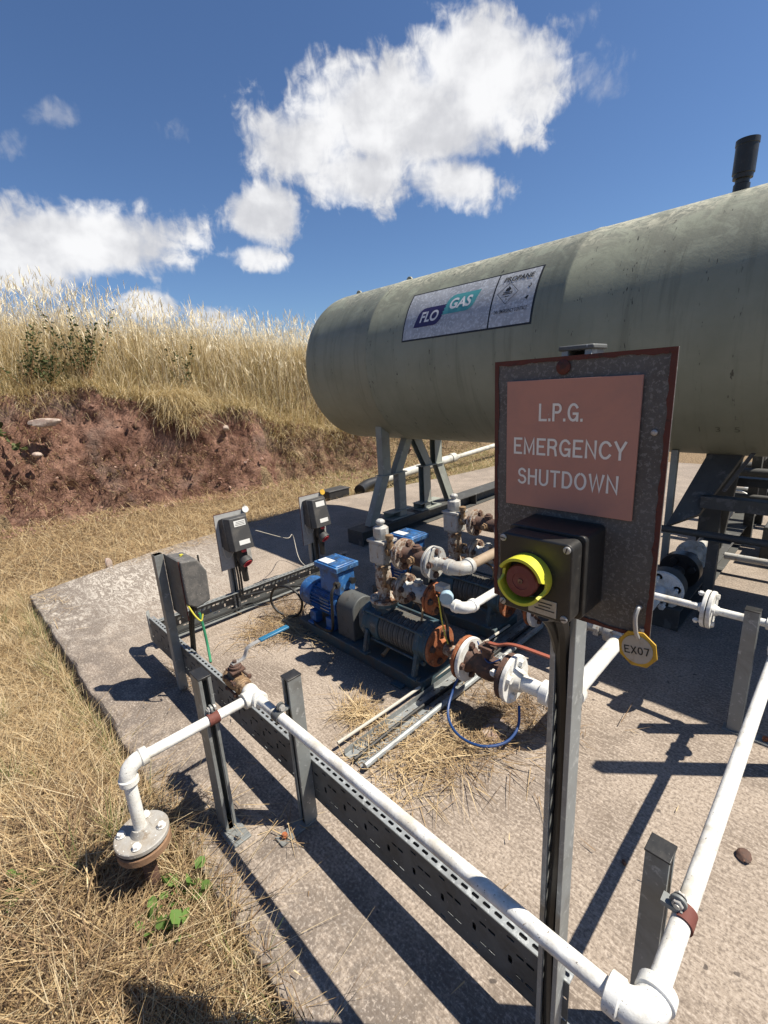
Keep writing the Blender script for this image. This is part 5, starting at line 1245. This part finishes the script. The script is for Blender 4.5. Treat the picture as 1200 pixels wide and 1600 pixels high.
# second pump set, its valves: copies one bay further back
DY = .68
dup(pump, (0,DY,0), 'far multistage pump with a blue motor, half hidden behind the valves', Gp)
dup(suc, (0,DY,0), 'flanged inlet valve train of the far pump behind the stop button', 'pump inlet valves')
dup(dis, (-.02,DY,.0), 'weathered relief valve above the far pump in front of the beam', 'pump relief valves')
# pieces only the near train has: white elbow to the header, instrument cap
bend(dis, (-1.212,AX,.495), (1,0,0), (0,1,0), .0215, 'white_paint', rad=.045)
link = thing('pipe_run', 'white pipe from the orange flange elbow back to the shared header', 'pipe', (-1.212,1.75,.495))
pipe(link, (-1.212,AX+.05,.495), (-1.212,2.30,.495), .0205); tee(link, (-1.212,2.34,.495), [(1,0,0),(-1,0,0),(0,-1,0)], .0195)
rl = thing('relief_pipe', 'brown rusty vent pipe running from the grey elbow towards the tank', 'pipe', (-1.24,1.72,.69))
pipe(rl, (-1.240,AX+.05,.690), (-1.240,3.30,.690), .0245, 'brown_pipe'); bend(rl, (-1.240,3.36,.690), (0,1,0), (0,0,1), .0245, 'brown_pipe', rad=.05); pipe(rl, (-1.24,3.36,.74), (-1.24,3.36,1.12), .0245, 'brown_pipe')
ins = thing('pressure_switch', 'small fitting with a pale blue cap beside the grey elbow', 'pressure switch', (-1.33,AX+.02,.60))
mb = MB(); mb.box((-1.335,AX-.02,.582), (.06,.05,.034)); build(mb, 'switch_body', 'grey_white_paint', ins, bev=.004)
mb = MB(); mb.lathe((-1.285,AX-.045,.575), (.5,-.8,-.1), [(0,.022),(.022,.022),(.022,.031),(.026,.0325),(.050,.0325),(.052,.030)], 14); build(mb, 'blue_cap', 'blue_cap', ins, smooth=30)
mb = MB(); mb.tube(smoothpath([(-1.335,AX-.02,.57),(-1.345,AX-.01,.54),(-1.36,AX,.51)], 4), .010, 8); build(mb, 'fitting', 'rust_dark', ins)

# suction header joining both pumps and running back under the tank
hd2 = thing('suction_header', 'white suction header joining both pumps and running under the tank', 'pipe', (-.71,AX,.235))
pipe(hd2, (-.93,AX,AZ), (-.76,AX,AZ), .035); bend(hd2, (-.712,AX,AZ), (1,0,0), (0,1,0), .035, rad=.06)
pipe(hd2, (-.712,AX+.06,AZ), (-.722,2.28,AZ), .035); tee(hd2, (-.722,2.34,AZ), [(0,-1,0),(-1,0,0),(0,1,0)], .035, 'grey_white_paint')
pipe(hd2, (-.93,2.34,AZ), (-.80,2.34,AZ), .030, 'grey_white_paint')
mb = MB(); mb.lathe((-.86,2.34,AZ), (1,0,0), [(0,.046),(.028,.046)], 6); build(mb, 'union_nut', 'grey_white_paint', hd2)
pipe(hd2, (-.722,2.40,AZ), (-.735,3.0,AZ), .035)
flange(hd2, (-.735,3.02,AZ), (0,1,0), .118, .026, 'white_paint', 'white_paint', 4, .02, -.046, bc=.72, hub=None, ph=.5)
pipe(hd2, (-.735,3.05,AZ), (-.745,3.75,AZ), .04, 'support_dark')
flange(hd2, (-.737,3.055,AZ), (0,1,0), .112, .10, 'support_dark', 'black_plastic_and_shade', 4, .024, .10, bc=.68, ph=.5)
flange(hd2, (-.738,3.40,AZ), (0,1,0), .120, .09, 'black_plastic_and_shade', 'black_plastic_and_shade', 4, .024, .09, bc=.68, ph=.4)
flange(hd2, (-.745,3.78,AZ), (0,-1,0), .108, .02, 'white_paint', 'white_paint', 4, .019, -.034, bc=.70, hub=.05, ph=.2, off=.02)
pipe(hd2, (-.745,3.78,AZ), (-.80,6.2,AZ), .040, 'grey_white_paint')
flange(hd2, (-.79,5.6,AZ), (0,-1,0), .118, .03, 'white_paint', 'white_paint', 4, .019, -.034, bc=.70, ph=.2, off=.03)
# dark rail with its stand under the tank
dr = thing('pipe_rail', 'dark grey horizontal rail on a square stand under the tank', 'rail', (-.60,3.42,0))
pipe(dr, (-1.0,3.30,.545), (1.9,3.30,.552), .022, 'support_dark', 'rail'); mb = MB(); mb.bounds((-.575,3.27,0), (-.520,3.325,.522)); build(mb, 'stand', 'support_dark', dr, bev=.003)
mb = MB(); mb.bounds((-.60,3.25,.523), (-.46,3.345,.527)); build(mb, 'saddle', 'support_dark', dr)
lp = thing('drain_valve', 'small rusty valve on a pale pipe at the far right under the tank', 'valve', (-.25,4.2,.1))
pipe(lp, (-.62,4.2,.13), (-.2,4.2,.13), .026, 'grey_white_paint'); mb = MB(); mb.lathe((-.20,4.2,.13), (1,0,0), [(0,.05),(.02,.055),(.04,.055),(.06,.04),(.12,.06),(.14,.05)], 16); mb.cyl((-.12,4.2,.15),(-.12,4.2,.26), .012); mb.lathe((-.12,4.2,.25), (0,0,1), [(0,.05),(.01,.055),(.02,.05)], 10); build(mb, 'valve_body', 'rust_dark', lp)

# ------------------------------------------------------------------ isolators on the back posts
def isolator(label, px_, py_, z0, group='isolator switches on posts'):
    root = thing('isolator_switch', label, 'isolator switch', (px_,py_,z0), group)
    x = px_+.0; mb = MB(); mb.bounds((x,py_-.085,z0-.01), (x+.003,py_+.150,z0+.395)); build(mb, 'backing_plate', 'plate_pale', root, bev=.0008)
    mb = MB(); mb.bounds((x-.0006,py_-.0875,z0-.011), (x+.0036,py_-.0845,z0+.396)); mb.bounds((x-.0006,py_-.0845,z0+.393), (x+.0036,py_+.150,z0+.3965)); build(mb, 'rusty_edge', 'rust_edge', root)
    a, b = py_-.050, py_+.125; zt, zb = z0+.375, z0+.135
    mb = MB(); mb.hexa([(x+.0035,a-.012,zb+.02),(x+.085,a,zb),(x+.085,b,zb),(x+.0035,b+.012,zb+.02),(x+.0035,a-.012,zt-.02),(x+.05,a,zt),(x+.05,b,zt),(x+.0035,b+.012,zt-.02)]); build(mb, 'enclosure', 'dark_box', root, bev=.006)
    mb = MB(); q0, q1 = a+.012, b-.004
    mb.hexa([(x+.0855,q0-.008,zb+.004),(x+.125,q0+.012,zb+.006),(x+.125,q1,zb+.006),(x+.0855,q1,zb+.004),(x+.052,q0-.008,zt-.006),(x+.085,q0+.022,zt-.012),(x+.085,q1-.014,zt-.012),(x+.052,q1,zt-.006)]); cv = build(mb, 'cover', 'dark_box', root, bev=.004)
    def lab(y0, y1, t0, t1):
        f = lambda t: (x+.125+(.085-.125)*t+.0012, zb+.006+(zt-.018-zb)*t)
        m = MB(); (xa, za), (xb, zb_) = f(t0), f(t1); m.add([(xa,y0,za),(xa,y1,za),(xb,y1,zb_),(xb,y0,zb_)], [(0,1,2,3)]); return m
    build(lab(q0+.055,q1-.025,.16,.30), 'label', 'label_white', cv, solid=.0008, smooth=0)
    l2 = build(lab(q0+.045,q1-.030,.74,.92), 'label', 'label_white', cv, solid=.0008, smooth=0)
    for k in range(3):
        m = lab(q0+.052+.004*k, q1-.036, .775+k*.045, .79+k*.045)
        for i in range(len(m.v)): m.v[i] = (m.v[i][0]+.0009, m.v[i][1], m.v[i][2])
        build(m, 'label_text', 'tag_black', l2, smooth=0)
    c = Vector((x+.05,(a+b)/2+.012,zb-.055)); d = Vector((.62,.10,-.52)).normalized()
    mb = MB(); mb.lathe(c+Vector((0,0,.03)), (0,0,-1), [(-.05,.038),(.02,.042),(.05,.042),(.07,.030)], 16); build(mb, 'socket_housing', 'black_plastic_and_shade', root)
    mb = MB(); mb.lathe(c, d, [(-.02,.034),(.03,.036),(.045,.042),(.075,.044),(.078,.040),(.078,.033),(.05,.030)], 24, caps=False); build(mb, 'socket_collar', 'dark_box', root, smooth=30)
    mb = MB(); mb.lathe(c, d, [(.04,.001),(.05,.0325),(.081,.034),(.081,.028),(.055,.025),(.052,.001)], 24, caps=False); build(mb, 'socket', 'socket_red', root, smooth=30)
    mb = MB(); mb.box(c+Vector((.045,0,.048)), (.03,.03,.022)); build(mb, 'socket_catch', 'socket_red', root, bev=.004)
    mb = MB(); mb.tube(smoothpath([c+Vector((0,0,-.03)), c+Vector((.01,.0,-.10)), c+Vector((.0,.01,-.19))], 4), [.026]*5+[.022]*4, 12); build(mb, 'plug_boot', 'black_plastic_and_shade', root)
    mb = MB(); mb.tube(smoothpath([(x+.02,a-.012,zb+.03),(x+.03,a-.005,zb-.04),(x+.04,a+.02,zb-.055),(x+.04,a+.05,zb-.02)], 5), .0035, 6); build(mb, 'earth_wire', 'cable_white', root)
    for yy in (0, .018): 
        mb = MB(); mb.tube(smoothpath([(x+.03,py_+.01+yy,zb+.01),(x+.028,py_+.01+yy,zb-.12),(x+.025,py_+.015+yy,z0-.08),(x+.03,py_+.01+yy,z0-.22)], 5), .0075, 8); build(mb, 'cable', 'black_cable', root)
    return root
iso = isolator('middle isolator with red socket on a plate left of the blue motor', -2.998, 1.36, .375)
iso2 = dup(iso, (-.07,.735,-.035), 'far isolator with red socket and yellow tag beyond the blue motor')
for (x, y, z, mt, lab) in ((-2.985,1.505,.765,'label_white','round white tag wired to the middle isolator plate'), (-3.055,2.235,.735,'tag_yellow','round yellow tag wired to the far isolator plate')):
    tr_ = thing('hanging_tag', lab, 'tag', (x,y,z)); mb = MB(); mb.lathe((x,y,z), (1,0,.3), [(0,.024),(.003,.024)], 20); build(mb, 'tag_disc', mt, tr_)
    mb = MB(); mb.tube([(x+.002,y,z+.02),(x+.004,y-.004,z+.04),(x-.004,y-.006,z+.03)], .0015, 5); build(mb, 'wire', 'cable_white', tr_)
# dusty box on the left post, seen from behind
jb = thing('junction_box', 'dusty dark junction box on the left post, open side turned away', 'junction box', (-2.36,.78,.44))
mb = MB(); mb.bounds((-2.425,.741,.470), (-2.235,.745,.785)); build(mb, 'backing_plate', 'galvanised_dull', jb, bev=.001)
mb = MB(); mb.bounds((-2.2355,.7405,.470), (-2.2325,.7455,.785)); build(mb, 'rusty_edge', 'rust_edge', jb)
P = [(-.0,.555),(.045,.525),(.118,.545),(.122,.70),(.085,.775),(.0,.785)]
mb = MB(); mb.prism([(p[0], p[1]) for p in P], (-2.405,.7455,0), (0,1,0), (0,0,1), (.185,0,0)); build(mb, 'enclosure', 'dusty_box', jb, bev=.008, seg=3)
mb = MB(); mb.bounds((-2.30,.86,.54), (-2.298,.8695,.77)); build(mb, 'seam', 'black_plastic_and_shade', jb)
mb = MB(); mb.bounds((-2.345,.79,.7835), (-2.325,.806,.7845)); mb.bounds((-2.318,.782,.7835), (-2.310,.794,.7845)); build(mb, 'lichen', 'cable_yellow', jb)
mb = MB(); mb.lathe((-2.31,.80,.54), (0,0,-1), [(0,.026),(.03,.026),(.032,.02),(.06,.018)], 10); build(mb, 'gland', 'black_plastic_and_shade', jb)
for i, dx_ in enumerate((0, .02, -.02)):
    mb = MB(); mb.tube(smoothpath([(-2.31+dx_,.80,.51),(-2.33+dx_,.785,.40),(-2.34+dx_,.778,.28),(-2.35+dx_*1.5,.765,.14)], 5), .007, 8); build(mb, 'cable', 'black_cable', jb)
G2 = 'cables hanging on the left post'
cable('cable', 'green and yellow earth cable curving down to the front tray', [(-2.235,.80,.49),(-2.225,.805,.40),(-2.20,.80,.31),(-2.13,.775,.262)], .007, 'cable_green')
cable('cable', 'short pale earth lead looped under the junction box', [(-2.232,.748,.56),(-2.20,.765,.50),(-2.185,.785,.47),(-2.19,.80,.50)], .004, 'cable_yellow')

# coil and loops of cable
mb = MB(); pts = [(-2.66+.12*math.cos(t)+.004*math.sin(5*t), 1.55+.05*math.cos(t), .135+.115*math.sin(t)) for t in np.linspace(0, 4*math.pi+1.2, 70)]
mb.tube(pts, .0085, 8); tag(build(mb, 'cable_coil', 'black_cable', origin=pts[0]), 'black coiled cable loop leaning by the back tray', 'cable coil')
mb = MB(); pts = [(-2.0+.11*math.cos(t), 1.98+.05*math.cos(t), .20+.13*math.sin(t)) for t in np.linspace(.3, 2*math.pi-.2, 40)]
mb.tube(pts, .0065, 8); tag(build(mb, 'cable_coil', 'black_cable', origin=pts[0]), 'black cable hoop standing between the two pumps', 'cable coil')
cable('cable', 'black cable lying along the back tray to the near motor', [(-2.98,1.35,.15),(-2.94,1.5,.14),(-2.88,1.75,.12),(-2.75,1.85,.10),(-2.55,1.82,.30),(-2.35,1.78,.40)], .008, 'black_cable')
cable('cable', 'pair of black cables resting in the back tray', [(-3.0,.8,.052),(-2.995,1.2,.055),(-3.0,1.7,.052),(-2.99,2.3,.055)], .009, 'black_cable')
cable('cable', 'blue cable looping on the ground below the near valve', [(-1.20,AX-.03,.22),(-1.205,1.54,.12),(-1.16,1.44,.065),(-1.06,1.38,.052),(-.95,1.39,.05),(-.88,1.47,.055),(-.865,1.55,.09),(-.90,1.62,.14)], .0062, 'cable_blue')
cable('cable', 'blue lead crossing the flange of the near valve', [(-1.16,AX+.02,AZ+.10),(-1.10,AX-.02,AZ+.065),(-1.06,AX-.03,AZ+.05),(-1.02,AX,AZ+.07)], .0035, 'cable_blue')
cable('cable', 'yellow banded black cable dropping from the pressure switch', [(-1.36,AX-.02,.54),(-1.345,AX-.01,.45),(-1.335,AX+.01,.36),(-1.31,AX-.01,.29),(-1.28,AX+.04,.14),(-1.3,AX+.06,.03)], .008, 'black_cable')
cable('cable', 'yellow earth wire beside the banded black cable', [(-1.35,AX-.035,.53),(-1.338,AX-.03,.42),(-1.32,AX-.03,.34),(-1.30,AX-.03,.29)], .0035, 'cable_yellow')
cable('conduit', 'thin pale conduit lying along the flat tray towards the far pump', [(-1.43,1.0,.04),(-1.415,1.4,.042),(-1.40,1.9,.05),(-1.385,2.35,.055)], .008, 'cable_white', 'conduit')
cable('cable', 'black cable lying in the flat tray', [(-1.32,1.0,.02),(-1.325,1.4,.022),(-1.31,1.9,.02),(-1.32,2.6,.02)], .010, 'black_cable')
cable('strut_rail', 'galvanised rail lying beside the flat tray', [(-1.252,1.0,.03),(-1.25,1.9,.03),(-1.248,2.5,.03)], .014, 'galvanised', 'rail')
cable('wire', 'thin pale wire straggling over the slab from the middle isolator', [(-2.96,1.55,.60),(-3.3,2.0,.35),(-3.6,2.25,.25),(-3.45,2.2,.06),(-3.15,2.15,.02),(-2.9,2.08,.01),(-2.6,1.95,.02)], .003, 'cable_white', 'wire')

# ------------------------------------------------------------------ things lying behind the slab
pp = thing('drain_pipe', 'pale plastic pipe lying in the grass behind the tank legs', 'pipe', (-5.35,5.3,.06))
pipe(pp, (-5.42,4.95,.05), (-5.42,7.0,.14), .075, 'pale_pipe'); pipe(pp, (-5.42,7.0,.14), (-5.43,7.14,.145), .088, 'pale_pipe', 'pipe_collar'); pipe(pp, (-5.40,7.14,.145), (-5.46,9.5,.22), .045, 'pale_pipe')
mb = MB(); mb.tube(smoothpath([(-5.42,5.05,.055),(-5.40,4.85,.05),(-5.36,4.70,.03),(-5.30,4.58,.02)], 4), .085, 16); build(mb, 'black_elbow', 'black_plastic_and_shade', pp)
db = thing('black_crate', 'small black plastic box in the grass behind the slab edge', 'box', (-5.36,4.2,0))
mb = MB(); mb.bounds((-5.48,3.98,-.02), (-5.28,4.36,.10)); build(mb, 'crate_body', 'black_plastic_and_shade', db, bev=.008); mb = MB(); mb.bounds((-5.49,3.97,.1005), (-5.27,4.37,.118)); build(mb, 'crate_lid', 'dark_box', db, bev=.006)
mb = MB(); P = [(0,0),(.05,.012),(.10,.014),(.12,.004),(.09,-.012),(.04,-.014)]; mb.prism(P, (-1.33,.09,-.02), (.75,.3,.35), (-.2,.8,.2), (0,0,.002)); tag(build(mb, 'dead_leaf', 'dry_leaf', origin=(-1.33,.09,-.02)), 'curled brown dead leaf in the litter below the flange', 'leaf')
# ------------------------------------------------------------------ made-up pipe rack further back, added to shade the ground under the tank
rk = thing('added_pipe_rack', 'added dark open pipe rack casting shade behind the right hand tank support', 'pipe rack', (.4,5.4,0))
for x in (-.62, .35, 1.3, 2.3):
    for y in (5.15, 5.75):
        mb = MB(); bar(mb, (x,y,0), (x,y,.78), .035, .035); build(mb, 'upright', 'support_dark', rk, bev=.003)
    mb = MB(); mb.bounds((x-.03,5.19,.70), (x+.03,5.71,.76)); build(mb, 'cross_bar', 'support_dark', rk, bev=.003)
for y, z, r in ((5.10,.62,.045),(5.10,.40,.03),(5.32,.82,.05),(5.52,.81,.038),(5.80,.55,.05),(5.80,.30,.035)):
    pipe(rk, (-.9,y,z), (2.9,y,z), r, 'support_dark', 'rack_pipe')
for x in (-.2, .8, 1.8):
    mb = MB(); mb.lathe((x,5.10,.62), (1,0,0), [(0,.075),(.05,.075)], 20); build(mb, 'flange', 'grey_white_paint', rk)
